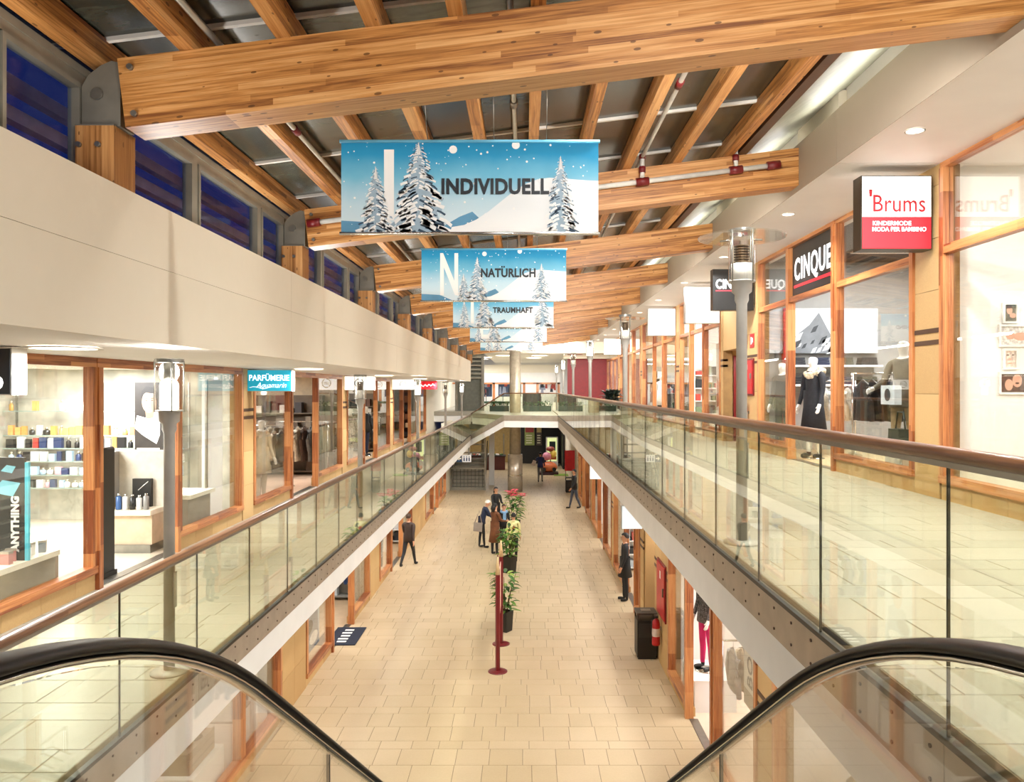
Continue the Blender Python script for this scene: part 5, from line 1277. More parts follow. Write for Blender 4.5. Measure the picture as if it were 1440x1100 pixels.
t = p_; MB().tube([(0.10 * math.cos(a), 0.10 * math.sin(a) - 0.01, 1.29 + 0.02 * math.sin(a)) for a in [i * 2 * PI / 14 for i in range(15)]], 0.04, n=7).build('scarf_loop', plain('#7FA8D0', 0.7), t); MB().box(-0.05, 0.05, -0.16, -0.12, 1.02, 1.28).build('scarf_end', plain('#7FA8D0', 0.7), t)
p_ = person('person in a pale yellow jacket with a red back print, seen from behind the pot', (-0.36, 24.3, 0), PI, stand, plain('#DCD79A', 0.7), BLK, BLK, H_BLK, 1.56)
mb = MB(); mb.poly([(0.07 * math.cos(a * PI / 5) * (1 if a % 2 else 0.6), 0.125, 1.10 + 0.08 * math.sin(a * PI / 5) * (1 if a % 2 else 0.6)) for a in range(10)]); mb.build('back_print', plain('#B8302A', 0.6), p_)
# walking away under the bridge, carrying something pale
p_ = person('person in a blue jacket and grey jeans walking towards the dark room', (0.92, 45.0, 0), PI * 0.97, dict(l=(0.2, 0.05, 0.2, 0.4, 0.10), r=(-0.15, 0.15, 0.3, 0.8, 0.35)), plain('#2A3566', 0.7), plain('#6B6A68', 0.7), BLK, H_BLK, 1.77)
t = thing('carrier_bag', 'pale bag held up at the side of the person in blue', 'bag', (0.52, 44.82, 1.02)); MB().extrude([(-0.16, 0, 0), (0.10, 0, -0.05), (0.16, 0, 0.22), (-0.02, 0, 0.30)], (0, 0.08, 0)).build('bag_body', plain('#D8C4B4', 0.6), t); MB().tube([(0.02, 0.04, 0.27), (0.12, 0.04, 0.40), (0.14, 0.04, 0.22)], 0.01, n=5).build('handle', plain('#8A6A5A', 0.6), t)
person('person in black jacket and blue jeans walking by the lower shops', (2.28, 35.1, 0), -1.3, dict(l=(0.25, 0.05, -0.15, 0.3, 0.08), r=(-0.2, 0.2, 0.2, 0.5, 0.08)), plain('#16181C', 0.6), JEANS, BLK, H_BLK, 1.82)
person('figure dressed all in black standing at the lower shop doorway past the bin', (2.62, 19.9, 0), -PI / 2, stand, BLK, BLK, BLK, H_BLK, 1.76, coat=0.62)
# shoppers far away on the upper gallery end
person('far person in a dark jacket behind the bridge railing near the perfumery gallery', (-2.6, 45.5, ZR), 0.3, stand, BLK, NAVY, BLK, H_BRN, 1.72)

# mannequins
DOLL = SKIN_M
def mannequin(label, loc, rz, pose, cols, H=1.85, coat=None, z_stand=0.06, extra=None, head=True):
    t = thing('mannequin', label, 'mannequin', loc, rz)
    MB().lathe([(0.2, 0), (0.2, 0.015), (0.03, 0.03)], 20).build('stand_plate', M['chrome'], t); MB().tube([(0.05, 0.1, 0.02), (0.05, 0.06, 0.5)], 0.012, n=6).build('stand_rod', M['chrome'], t)
    o, g = body('body', t, pose, cols, H); o.location = (0, 0, 0.03)
    if coat: skirt(t, g['k'], coat, 1.16, 0.235, 0.18, cols[0])
    else: skirt(t, g['k'], 0.84, 1.14, 0.19, 0.17, cols[0], 'jacket_hem')
    MB().tube([tuple(g['head']((0, -0.095, 1.64)) * g['k']), tuple(g['head']((0, -0.118, 1.60)) * g['k'])], [0.006, 0.012], n=6).build('nose', DOLL, t)
    collar(t, g['up'], g['k'], cols[0])
    return t, g
m_, g = mannequin('headed white mannequin in a long navy black coat with a pale fur hood', (WR + 0.45, 14.15, ZR + 0.0), -1.1, stand, [plain('#14151C', 0.75, var=0.2, scale=25), DOLL, DOLL, M['black']], 1.92, 0.50)
fur = MB(); rn = random.Random(5)
for i in range(40):
    a = i * 2 * PI / 40; fur.ball((0.15 * math.cos(a) + rn.uniform(-0.02, 0.02), 0.03 + 0.13 * math.sin(a), 1.60 + 0.05 * math.sin(a) + rn.uniform(-0.03, 0.03)), 0.05, n=6, m=4)
stuff(fur.build('fur_hood', plain('#CFC0A4', 0.9, var=0.15, scale=40), m_))
m_, g = mannequin('white mannequin in an olive jacket and khaki trousers holding a white shopping bag', (WR + 0.56, 11.0, ZR + 0.12), -1.0, dict(l=(0.08, 0.02, 0.35, 0.9, 0.15), r=(-0.05, 0.02, 0.1, 0.3, 0.15)), [plain('#6A6250', 0.7, var=0.15), plain('#8A7A58', 0.75, var=0.12), DOLL, M['black']], 1.9)
t = thing('display_plinth', 'low white display plinth under the olive mannequin', 'plinth', (WR + 0.58, 11.0, ZR)); MB().box(-0.3, 0.3, -0.32, 0.32, 0, 0.115).build('plinth_body', w_white, t); MB().box(-0.31, 0.31, -0.33, 0.33, 0.105, 0.12).build('plinth_top', w_white, t)
t = thing('shopping_bag', 'white shopping bag with a dark round emblem hanging before the olive mannequin', 'bag', (WR + 0.24, 10.72, ZR + 1.08))
MB().box(-0.05, 0.05, -0.2, 0.2, 0, 0.27).build('bag_body', plain('#DDE6EA', 0.5), t)
MB().tube([(0, -0.12, 0.27), (0, -0.06, 0.42), (0, 0.06, 0.42), (0, 0.12, 0.27)], 0.008, n=5).build('handle', M['black'], t)
mb = MB(); mb.poly([(-0.053, -0.09 * math.cos(a), 0.135 + 0.09 * math.sin(a)) for a in [i * PI / 8 for i in range(16)]]); mb.build('emblem', ink, t)
mannequin('mannequin in a black jacket behind the narrow window near the red column', (WR + 0.42, 15.75, ZR), -1.0, stand, [BLK, plain('#2A2A2E', 0.7), DOLL, M['black']], 1.86)
mannequin('white headed mannequin in a white top and black skirt two shops along', (WR + 0.5, 30.2, ZR), -0.8, stand, [plain('#EDEAE4', 0.7), BLK, DOLL, M['black']], 1.85, 0.6)
t = thing('display_plinth', 'white plinth under the mannequin with pink trousers', 'plinth', (LR + 0.5, 13.5, 0)); MB().box(-0.36, 0.36, -0.5, 0.5, 0, 0.54).build('plinth_body', w_white, t); MB().box(-0.37, 0.37, -0.51, 0.51, 0.53, 0.55).build('plinth_top', w_white, t)
m_, g = mannequin('mannequin in a patterned top and bright pink trousers in the lower shop doorway', (LR + 0.46, 13.5, 0.55), -1.2, stand, [plain('#5E5A5C', 0.7, var=0.5, scale=45), plain('#D6216A', 0.6, var=0.05), DOLL, M['black']], 1.8)
m_, g = mannequin('mannequin in a beige dress behind the first clothes shop window of the low soffit gallery', (WL - 0.45, 16.1, ZL), 1.0, stand, [plain('#C9B79A', 0.7), plain('#B8A58A', 0.7), DOLL, M['black']], 1.75, 0.6)
m_, g = mannequin('mannequin in a flower patterned dress in the boutique window', (WL - 0.45, 24.3, ZL), 1.0, stand, [plain('#B9AA98', 0.7, var=0.5, scale=30), DOLL, DOLL, M['black']], 1.78, 0.5)
m_, g = mannequin('mannequin in dark clothes behind the boutique doorway', (WL - 0.5, 26.9, ZL), 1.0, stand, [BLK, NAVY, DOLL, M['black']], 1.78)
ORD2 = ['thirteenth', 'fourteenth', 'fifteenth', 'sixteenth', 'seventeenth', 'eighteenth', 'nineteenth', 'twentieth', 'twenty-first', 'twenty-second', 'twenty-third', 'twenty-fourth', 'twenty-fifth', 'twenty-sixth', 'twenty-seventh', 'twenty-eighth', 'twenty-ninth', 'thirtieth', 'thirty-first', 'thirty-second', 'thirty-third', 'thirty-fourth', 'thirty-fifth', 'thirty-sixth']
# ------------------------------------------------------------------ perfumery
def shelf_wall():
    yb = 13.72
    cols = {'orange': '#D99A5A', 'black': '#1E1C1C', 'white': '#EFEDE8', 'navy': '#27365E', 'red': '#A8322E', 'gold': '#B08A4A', 'pale blue': '#A9C6DC', 'pink': '#D9A6B0'}
    rows = [(-0.40, ['white', 'orange', 'white', 'gold'], 0.17, 0.62), (-0.83, ['orange', 'orange', 'gold', 'black', 'white', 'white', 'gold', 'white'], 0.15, 0.21), (-1.06, ['black', 'white', 'black', 'red', 'navy', 'white', 'gold', 'black'], 0.17, 0.21), (-1.29, ['pale blue', 'navy', 'black', 'white', 'white', 'pale blue', 'navy', 'black'], 0.15, 0.21), (-1.53, ['pink', 'navy', 'white', 'pale blue', 'red', 'white'], 0.13, 0.22), (-1.76, ['navy', 'pale blue', 'black', 'white', 'pink'], 0.13, 0.24)]
    sh = thing('glass_shelving', 'wall of glass shelves across the back of the perfumery', 'shelves', (-7.4, yb, ZL))
    for x in (-1.75, -0.2, 1.35): MB().box(x - 0.015, x + 0.015, -0.03, 0, 0, 2.5).build('shelf_upright', M['steel'], sh)
    names = ['highest', 'second', 'third', 'fourth', 'fifth', 'lowest']; rn = random.Random(8); cache = {}
    for ri, (z, cs, h, step) in enumerate(rows):
        MB().box(-1.8, 1.4, -0.30, -0.02, EYE + z - ZL - 0.012, EYE + z - ZL).build('shelf', M['clear'], sh)
        MB().box(-1.8, 1.4, -0.31, -0.30, EYE + z - ZL - 0.016, EYE + z - ZL + 0.002).build('shelf_edge', plain('#7E8C84', 0.3), sh)
        x = -9.15; k = 0
        while x < -6.1:
            c = cs[k % len(cs)] if rn.random() > 0.25 else rn.choice(cs); wd = rn.uniform(0.07, 0.125); hh = h * rn.uniform(0.75, 1.15)
            sh_ = rn.random() < 0.4
            key = (c, sh_)
            if key not in cache:
                if sh_:
                    b = MB().lathe([(0.4, 0), (0.45, 0.05), (0.45, 0.6), (0.2, 0.7), (0.2, 0.76)], 10); q = MB().lathe([(0.24, 0.76), (0.24, 1.0)], 8)
                else: b = MB().box(-0.5, 0.5, -0.4, 0.4, 0, 0.88); q = MB().box(-0.5, 0.5, -0.4, 0.4, 0.88, 1.0)
                cache[key] = (b.mesh('perfume_body', plain(cols[c], 0.3)), q.mesh('perfume_top', plain('#C9BFA8', 0.25, 0.6) if sh_ else plain(cols[c], 0.4)))
            t = thing('perfume_bottle' if sh_ else 'perfume_box', '%s perfume %s, %s on the %s glass shelf from the front window end' % (c, 'bottle' if sh_ else 'box', (ORD + ORD2)[min(k, 35)], names[ri]), 'perfume', (x, yb - 0.16, EYE + z), group='perfumes on the %s glass shelf' % names[ri])
            bo = link('body', cache[key][0], t); to = link('cap' if sh_ else 'lid', cache[key][1], t)
            for o in (bo, to): o.scale = (wd * 1.1, wd * 0.9, hh)
            x += wd + rn.uniform(0.012, step * 0.3) + (0.0 if ri else 0.3); k += 1
shelf_wall()
def poster_man():
    t = thing('poster', 'tall dark poster of a man with folded white sleeves inside the perfumery', 'poster', (-6.60, 13.38, EYE - 1.32))
    W, H = 0.26, 1.42
    MB().box(-W, W, 0, 0.03, 0, H).build('sheet', plain('#241E1A', 0.4, var=0.12, scale=8), t)
    y = -0.004; sk, shd, hr, sh = plain('#C9A288', 0.5), plain('#8E6A54', 0.5), plain('#17120F', 0.5), plain('#ECE7E0', 0.5)
    ell = lambda cx, cz, rx, rz, yy, n=18: [(cx + rx * math.cos(2 * PI * i / n), yy, cz + rz * math.sin(2 * PI * i / n)) for i in range(n)]
    mb = MB()
    base_poly = mb.poly; mb.poly = lambda pts, mi=0: base_poly([(max(-W, px_ - 0.075), py_, pz_) for px_, py_, pz_ in pts], mi)
    mb.poly([(-0.05, y, 0.5), (0.2, y, 0.34), (W, y, 0.5), (W, y, 0.86), (0.18, y, 0.94), (0.0, y, 0.8), (-0.14, y, 0.84), (-0.2, y, 0.62)], 3)
    mb.poly([(0.02, y - 0.001, 0.78), (0.15, y - 0.001, 0.80), (0.16, y - 0.001, 0.95), (0.0, y - 0.001, 0.95)], 1)
    mb.poly(ell(0.07, 1.08, 0.125, 0.19, y - 0.002), 0); mb.poly(ell(0.15, 1.05, 0.05, 0.16, y - 0.003), 1)
    mb.poly([(-0.07, y - 0.004, 1.14), (-0.06, y - 0.004, 1.27), (0.02, y - 0.004, 1.35), (0.15, y - 0.004, 1.33), (0.21, y - 0.004, 1.2), (0.19, y - 0.004, 1.12), (0.16, y - 0.004, 1.22), (0.02, y - 0.004, 1.24), (-0.05, y - 0.004, 1.19)], 2)
    for u in (0.025, 0.125): mb.poly(ell(u, 1.105, 0.022, 0.009, y - 0.005, 8), 2); mb.poly([(u - 0.03, y - 0.005, 1.135), (u + 0.03, y - 0.005, 1.138), (u + 0.03, y - 0.005, 1.15), (u - 0.03, y - 0.005, 1.146)], 2)
    mb.poly([(0.06, y - 0.005, 1.02), (0.09, y - 0.005, 1.02), (0.08, y - 0.005, 1.1)], 1); mb.poly(ell(0.075, 0.975, 0.035, 0.009, y - 0.005, 8), 1)
    mb.build('printed_portrait', [sk, shd, hr, sh], t)
    for k, (u, wd) in enumerate(((-0.02, 0.2), (0.0, 0.13))): MB().box(u - wd, u + wd, y - 0.002, y, 0.22 - 0.09 * k, 0.27 - 0.09 * k).build('printed_line', plain('#B9B0A2', 0.5), t)
poster_man()
def counter(label, loc, sx_, sy_, h, top_m, body_m, over=0.06, leg=False, name='display_table', cat='table'):
    t = thing(name, label, cat, loc)
    if leg:
        for a in (-1, 1):
            MB().box(-sx_, sx_, a * (sy_ - 0.06) - 0.03, a * (sy_ - 0.06) + 0.03, 0, h - 0.06).build('leg_panel', body_m, t)
    else: MB().box(-sx_ + over, sx_ - over, -sy_ + over, sy_ - over, 0, h - 0.06).build('body', body_m, t)
    MB().box(-sx_, sx_, -sy_, sy_, h - 0.06, h).build('top', top_m, t); return t
cream_lam = plain('#E4DBC6', 0.4, var=0.03); taupe_lam = plain('#8C8272', 0.5)
counter('low cream display table behind the first perfumery window', (WL - 0.62, 7.8, ZL), 0.45, 0.88, 0.56, cream_lam, taupe_lam, leg=True)
counter('cream counter with bottles behind the second perfumery window', (WL - 0.36, 12.35, ZL), 0.27, 0.48, 0.72, cream_lam, taupe_lam)
t = thing('display_unit', 'tall cream display unit facing the perfumery doorway, with a lit shelf', 'display', (-5.80, 11.3, ZL))
MB().box(-0.36, 0.36, 0.2, 0.4, 0.12, 1.45).build('back_panel', plain('#D9D3C2', 0.5, var=0.06), t); MB().box(-0.36, 0.36, -0.25, 0.4, 0.0, 0.12).build('steel_plinth', M['steel'], t)
MB().box(-0.3, 0.36, -0.2, 0.2, 0.12, 0.55).build('cupboard', plain('#C4AE92', 0.5), t); MB().box(-0.34, 0.37, -0.27, 0.2, 0.55, 0.62).build('shelf', cream_lam, t); MB().box(-0.40, -0.33, -0.25, 0.4, 0.12, 1.45).build('side_panel', w_grey, t)
rn = random.Random(21)
for i in range(6):
    c = ['gold', 'navy', 'white', 'black', 'white', 'grey'][i]; hx = ['#A98C55', '#3A5A8C', '#EDEBE6', '#1B1A1A', '#E2E0DC', '#8A8884'][i]
    t = thing('perfume_bottle', '%s bottle standing %s in the row on the lit shelf of the cream display unit' % (c, ORD[i]), 'perfume', (-6.05 + 0.1 * i, 11.15, ZL + 0.62), group='bottles on the display unit')
    hh = 0.2 + 0.05 * rn.random(); MB().lathe([(0.035, 0), (0.04, 0.01), (0.04, hh * 0.8), (0.02, hh * 0.85)], 10).build('body', plain(hx, 0.25), t); MB().lathe([(0.022, hh * 0.85), (0.022, hh)], 8).build('cap', M['chrome'], t)
t = thing('poster', 'small black box poster above the bottles on the cream unit', 'poster', (-5.75, 11.42, ZL + 0.62)); MB().box(-0.14, 0.14, 0, 0.06, 0, 0.42).build('sheet', M['black'], t); MB().tube([(-0.05, -0.006, 0.25), (0.1, -0.006, 0.38)], 0.006, n=4).build('printed_stroke', ink_white, t)
t = thing('poster', 'black display poster with white vertical word and cyan shapes on the low table', 'poster', (-5.66, 8.12, ZL + 0.56))
MB().box(-0.32, 0.32, 0, 0.03, 0, 1.1).build('sheet', plain('#121214', 0.35), t)
for k, (u, v, r) in enumerate(((-0.12, 0.95, 0.12), (0.12, 0.78, 0.16), (-0.1, 0.62, 0.10), (0.15, 0.98, 0.08))):
    mb = MB(); mb.poly([(u - r, -0.004 - 0.0005 * k, v - r * 0.3), (u + r * 0.5, -0.004 - 0.0005 * k, v - r * 0.6), (u + r, -0.004 - 0.0005 * k, v + r * 0.3), (u - r * 0.2, -0.004 - 0.0005 * k, v + r * 0.5)]); mb.build('printed_shape', plain('#7FC4D6', 0.5), t)
text('ANYTHING', (0.26, -0.005, 0.10), 0.11, ink_white, t, FACE_CAM, bold=0.006, align='LEFT', spin=PI / 2)
MB().box(0.33, 0.37, -0.01, 0.02, 0.0, 1.05).build('cyan_edge', plain('#58C0D4', 0.4), t)
for i in range(5):
    c = ['pink', 'rose', 'white', 'pale', 'steel'][i]; hx = ['#C98A84', '#B87A74', '#E9E6E0', '#D9D2C8', '#7E8286'][i]
    t = thing('perfume_box', '%s small box on the low cream table, %s from the near end' % (c, ORD[i]), 'perfume', (-5.42 - 0.05 * (i % 2), 7.95 + 0.15 * i, ZL + 0.56), rz=0.5 * i)
    MB().box(-0.05, 0.05, -0.035, 0.035, 0, 0.11).build('body', plain(hx, 0.4), t); MB().box(-0.052, 0.052, -0.037, 0.037, 0.11, 0.135).build('lid', plain('#B9AFA0', 0.3, 0.4), t)
t = thing('security_gate', 'slim black security pedestal just inside the perfumery doorway', 'gate', (WL - 0.2, 9.66, ZL))
MB().box(-0.05, 0.05, -0.2, 0.2, 0, 0.06).build('foot', M['black'], t); MB().box(-0.03, 0.03, -0.17, 0.17, 0.06, 1.62).build('panel', M['black'], t); MB().tube([(0, -0.17, 1.62), (0, 0.17, 1.62)], 0.03, n=8).build('top_edge', M['black'], t)
t = thing('display_screen', 'tall white display panel behind the second perfumery window', 'panel', (-5.40, 13.15, ZL)); MB().box(-0.03, 0.03, -0.36, 0.36, 0, 2.55).build('board', w_white, t); MB().box(0.03, 0.06, -0.38, -0.33, 0, 2.55).build('edge_strip', M['steel'], t)

# ------------------------------------------------------------------ clothes
def garment_mesh(kind, m, seed=0):
    """a garment on its hanger seen side on along x; hangs from z=0"""
    rn = random.Random(seed); L = {'coat': 1.0, 'jacket': 0.72, 'shirt': 0.68, 'trousers': 0.95}[kind]; w_ = 0.24
    mb = MB()
    if kind == 'trousers':
        for sg in (-1, 1): mb.lathe([(0.085, -L), (0.11, -L * 0.4), (0.10, -0.1)], 10, (sg * 0.085, 0, 0), sy_=0.5)
    else:
        mb.lathe([(w_ * 1.06, -L), (w_ * 0.9, -L * 0.5), (w_ * 0.98, -0.24), (w_ * 0.8, -0.15), (0.07, -0.08)], 16, sy_=0.20)
        for sg in (-1, 1): mb.tube([(sg * w_ * 0.8, 0, -0.17), (sg * (w_ + 0.06), 0.01, -0.42), (sg * (w_ + 0.05), -0.02, -0.72)], [0.055, 0.05, 0.04], n=8)
    return mb.mesh(kind, m)
hang = MB(); hang.tube([(-0.2, 0, -0.13), (0, 0, -0.05), (0.2, 0, -0.13)], 0.009, n=5); hang.tube([(0, 0, -0.05), (0, 0, 0.02), (0.025, 0, 0.045)], 0.004, n=5)
hang_me = hang.mesh('hanger', M['steel'])
def clothes_rack(label, loc, rz, L, h, items, where, seed=1):
    t = thing('clothes_rack', label, 'rack', loc, rz)
    for y in (-L / 2, L / 2):
        MB().tube([(0, y, 0.02), (0, y, h)], 0.018, n=8).build('upright', M['chrome'], t); MB().box(-0.28, 0.28, y - 0.02, y + 0.02, 0, 0.03).build('foot', M['chrome'], t)
    MB().tube([(0, -L / 2, h), (0, L / 2, h)], 0.016, n=8).build('rail', M['chrome'], t)
    n = len(items); mcache = {}; rm = Matrix.Rotation(rz, 3, 'Z'); cnt = {}
    for i, (kind, cn, hx) in enumerate(items):
        if (kind, hx) not in mcache: mcache[(kind, hx)] = garment_mesh(kind, plain(hx, 0.75, var=0.1, scale=14), seed + i)
        p = Vector(loc) + rm @ Vector((0, (-L / 2 + L * (i + 0.5) / n) * 0.84, h - 0.05))
        g = thing('hanging_' + kind, '%s %s, %s on the rack %s' % (cn, kind, ORD[i] if i < 12 else 'last', where), 'clothing', p, rz + RN.uniform(-0.05, 0.05), group='clothes on the rack ' + where)
        link('cloth', mcache[(kind, hx)], g); link('hanger', hang_me, g)
dk = [('black', '#18181A'), ('charcoal', '#2C2C30'), ('navy', '#20263A'), ('dark olive', '#35382A')]
clothes_rack('chrome clothes rack with dark jackets in the menswear shop', (WR + 0.95, 12.35, ZR), PI / 2, 1.1, 1.55, [('jacket', *dk[i % 4]) for i in range(6)], 'behind the olive mannequin')
clothes_rack('clothes rack with pale quilted jackets in the menswear doorway', (WR + 1.1, 14.9, ZR), PI / 2, 0.9, 1.45, [('jacket', *[('white', '#E6E2DA'), ('cream', '#D8CDB8'), ('grey', '#A9A49C')][i % 3]) for i in range(5)], 'in the menswear doorway')
clothes_rack('clothes rack of trousers at the back of the menswear shop', (WR + 2.4, 11.4, ZR), 0.3, 1.8, 1.5, [('trousers', *[('khaki', '#9A8560'), ('stone', '#C2B292'), ('dark', '#2A2A2C')][i % 3]) for i in range(8)], 'at the menswear back wall')
dk2 = [('black', '#1C1A1A'), ('grey', '#6A6762'), ('brown', '#4A3426'), ('cream', '#D2C6B0')]
clothes_rack('rack of mixed dark clothes in the clothes shop past the perfumery', (WL - 1.15, 20.4, ZL), PI / 2, 2.0, 1.5, [('coat', *dk2[i % 4]) for i in range(9)], 'in the doorway past the perfumery')
clothes_rack('rack of pale and dark coats behind the first clothes shop window', (WL - 1.35, 18.3, ZL), PI / 2, 1.7, 1.5, [('shirt', *dk2[(i * 3) % 4]) for i in range(8)], 'behind the teal sign window')
clothes_rack('rack of dark clothes in the boutique', (WL - 1.2, 27.9, ZL), PI / 2, 2.0, 1.5, [('coat', *dk2[(i * 2 + i // 3) % 4]) for i in range(8)], 'inside the boutique')
clothes_rack('rack of black and white clothes two shops along the high gallery', (WR + 1.1, 30.9, ZR), PI / 2, 1.8, 1.5, [('coat', *[('black', '#161618'), ('white', '#E9E6E0'), ('grey', '#77757A')][i % 3]) for i in range(8)], 'two shops along')
clothes_rack('rack of white shirts in the lower shop behind the escalator handrail', (LR + 0.95, 7.2, 0), 0.0, 2.0, 1.9, [('shirt', *[('white', '#F2F0EC'), ('ivory', '#E6DFD0')][i % 2]) for i in range(11)], 'behind the escalator handrail')
clothes_rack('rack of colourful clothes in the lower shop with the dark mat', (LL - 0.75, 19.0, 0), PI / 2, 1.1, 1.5, [('jacket', *[('blue', '#2A4A8A'), ('white', '#E6E6E8'), ('navy', '#1C2440')][i % 3]) for i in range(7)], 'by the dark mat doorway')
clothes_rack('rack of blouses in the lower fashion shop by the letter banner', (LR + 0.85, 11.6, 0), PI / 2, 1.2, 1.7, [('shirt', *[('grey', '#8A8A8C'), ('white', '#F0EDE8'), ('beige', '#C2AE90')][i % 3]) for i in range(7)], 'by the letter banner')
# menswear wall picture, shelves, red column, small hanging signs
def menswear():
    t = thing('wall_picture', 'wide black and white mountain picture high on the menswear end wall', 'picture', (WR + 1.35, 16.1, ZR + 2.05))
    MB().box(-1.2, 1.2, 0, 0.05, 0, 0.95).build('sheet', plain('#C9CBCC', 0.5), t)
    mb = MB(); mb.poly([(-0.9, -0.005, 0.0), (0.5, -0.005, 0.0), (0.25, -0.005, 0.3), (-0.05, -0.005, 0.86), (-0.25, -0.005, 0.6), (-0.5, -0.005, 0.4)], 0)
    rn = random.Random(9)
    for i in range(16): u = rn.uniform(-0.6, 0.3); v = rn.uniform(0.05, 0.55); r = rn.uniform(0.04, 0.12); mb.poly([(u - r, -0.007, v - r), (u + r * 0.3, -0.007, v - r * 0.6), (u + r, -0.007, v + r), (u - r * 0.2, -0.007, v + r * 0.5)], 1 + i % 2)
    stuff(mb.build('printed_mountain', [plain('#6E7276', 0.5), plain('#2E3236', 0.5), plain('#B9BDBF', 0.5)], t))
    t = thing('red_column', 'slim red square column inside the narrow menswear window', 'column', (WR + 0.62, 16.1, ZR)); MB().box(-0.08, 0.08, -0.08, 0.08, 0, 3.0).build('shaft', M['red'], t); MB().box(-0.11, 0.11, -0.11, 0.11, 0, 0.06).build('foot', M['red'], t)
    for i, (x, z, w_) in enumerate(((1.2, 1.35, 1.0), (1.2, 1.75, 1.0))):
        t = thing('wall_shelf', 'white shelf with folded dark clothes on the menswear end wall, %s one' % ('lower', 'upper')[i], 'shelf', (WR + x + 0.3, 16.1, ZR + z)); MB().box(-w_, w_, -0.35, 0.1, 0, 0.04).build('board', w_white, t); MB().box(-w_, w_, 0.06, 0.1, -0.12, 0).build('cleat', M['steel'], t)
        for k in range(4):
            c, hx = dk[(k + i) % 4]; q = thing('folded_clothes', '%s folded knitwear, %s pile on the %s menswear shelf' % (c, ORD[k], ('lower', 'upper')[i]), 'clothing', (WR + x - 0.45 + 0.5 * k, 15.95, ZR + z + 0.04)); 
            for j in range(3): MB().box(-0.17 + 0.01 * j, 0.17 - 0.008 * j, -0.13, 0.13, 0.055 * j, 0.055 * j + 0.05).build('fold', plain(hx, 0.8), q)
    t = thing('display_table', 'display table with folded shirts by the menswear window', 'table', (WR + 0.42, 9.95, ZR)); MB().box(-0.3, 0.3, -0.33, 0.33, 0.46, 0.50).build('top', w_white, t)
    for a in (-0.27, 0.27):
        for b in (-0.30, 0.30): MB().tube([(a, b, 0), (a, b, 0.46)], 0.015, n=6).build('leg', M['chrome'], t)
    for i, (a, b, hx, c) in enumerate(((-0.12, -0.18, '#E8E6E2', 'white'), (0.12, -0.15, '#5A5E66', 'grey'), (-0.1, 0.17, '#C9C4BA', 'stone'), (0.13, 0.18, '#24262C', 'dark'))):
        q = thing('folded_clothes', '%s folded shirt on the display table by the menswear window' % c, 'clothing', (WR + 0.42 + a, 9.95 + b, ZR + 0.50)); MB().box(-0.1, 0.1, -0.13, 0.13, 0, 0.04).build('fold', plain(hx, 0.8), q); MB().box(-0.04, 0.04, -0.13, -0.05, 0.04, 0.055).build('collar', plain(hx, 0.8), q)
    t = thing('handbag', 'dark green leather bag on the plinth next to the olive mannequin', 'bag', (WR + 0.24, 10.45, ZR)); MB().box(-0.15, 0.15, -0.14, 0.14, 0, 0.5).build('stand', w_white, t)
    MB().extrude([(-0.1, -0.17, 0.5), (-0.1, 0.17, 0.5), (-0.1, 0.14, 0.75), (-0.1, -0.14, 0.75)], (0.2, 0, 0)).build('bag_body', plain('#1E2A1C', 0.4), t); MB().tube([(0, -0.13, 0.74), (0, -0.08, 0.98), (0, 0.08, 0.98), (0, 0.13, 0.74)], 0.013, n=6).build('handle', plain('#1E2A1C', 0.4), t)
menswear()
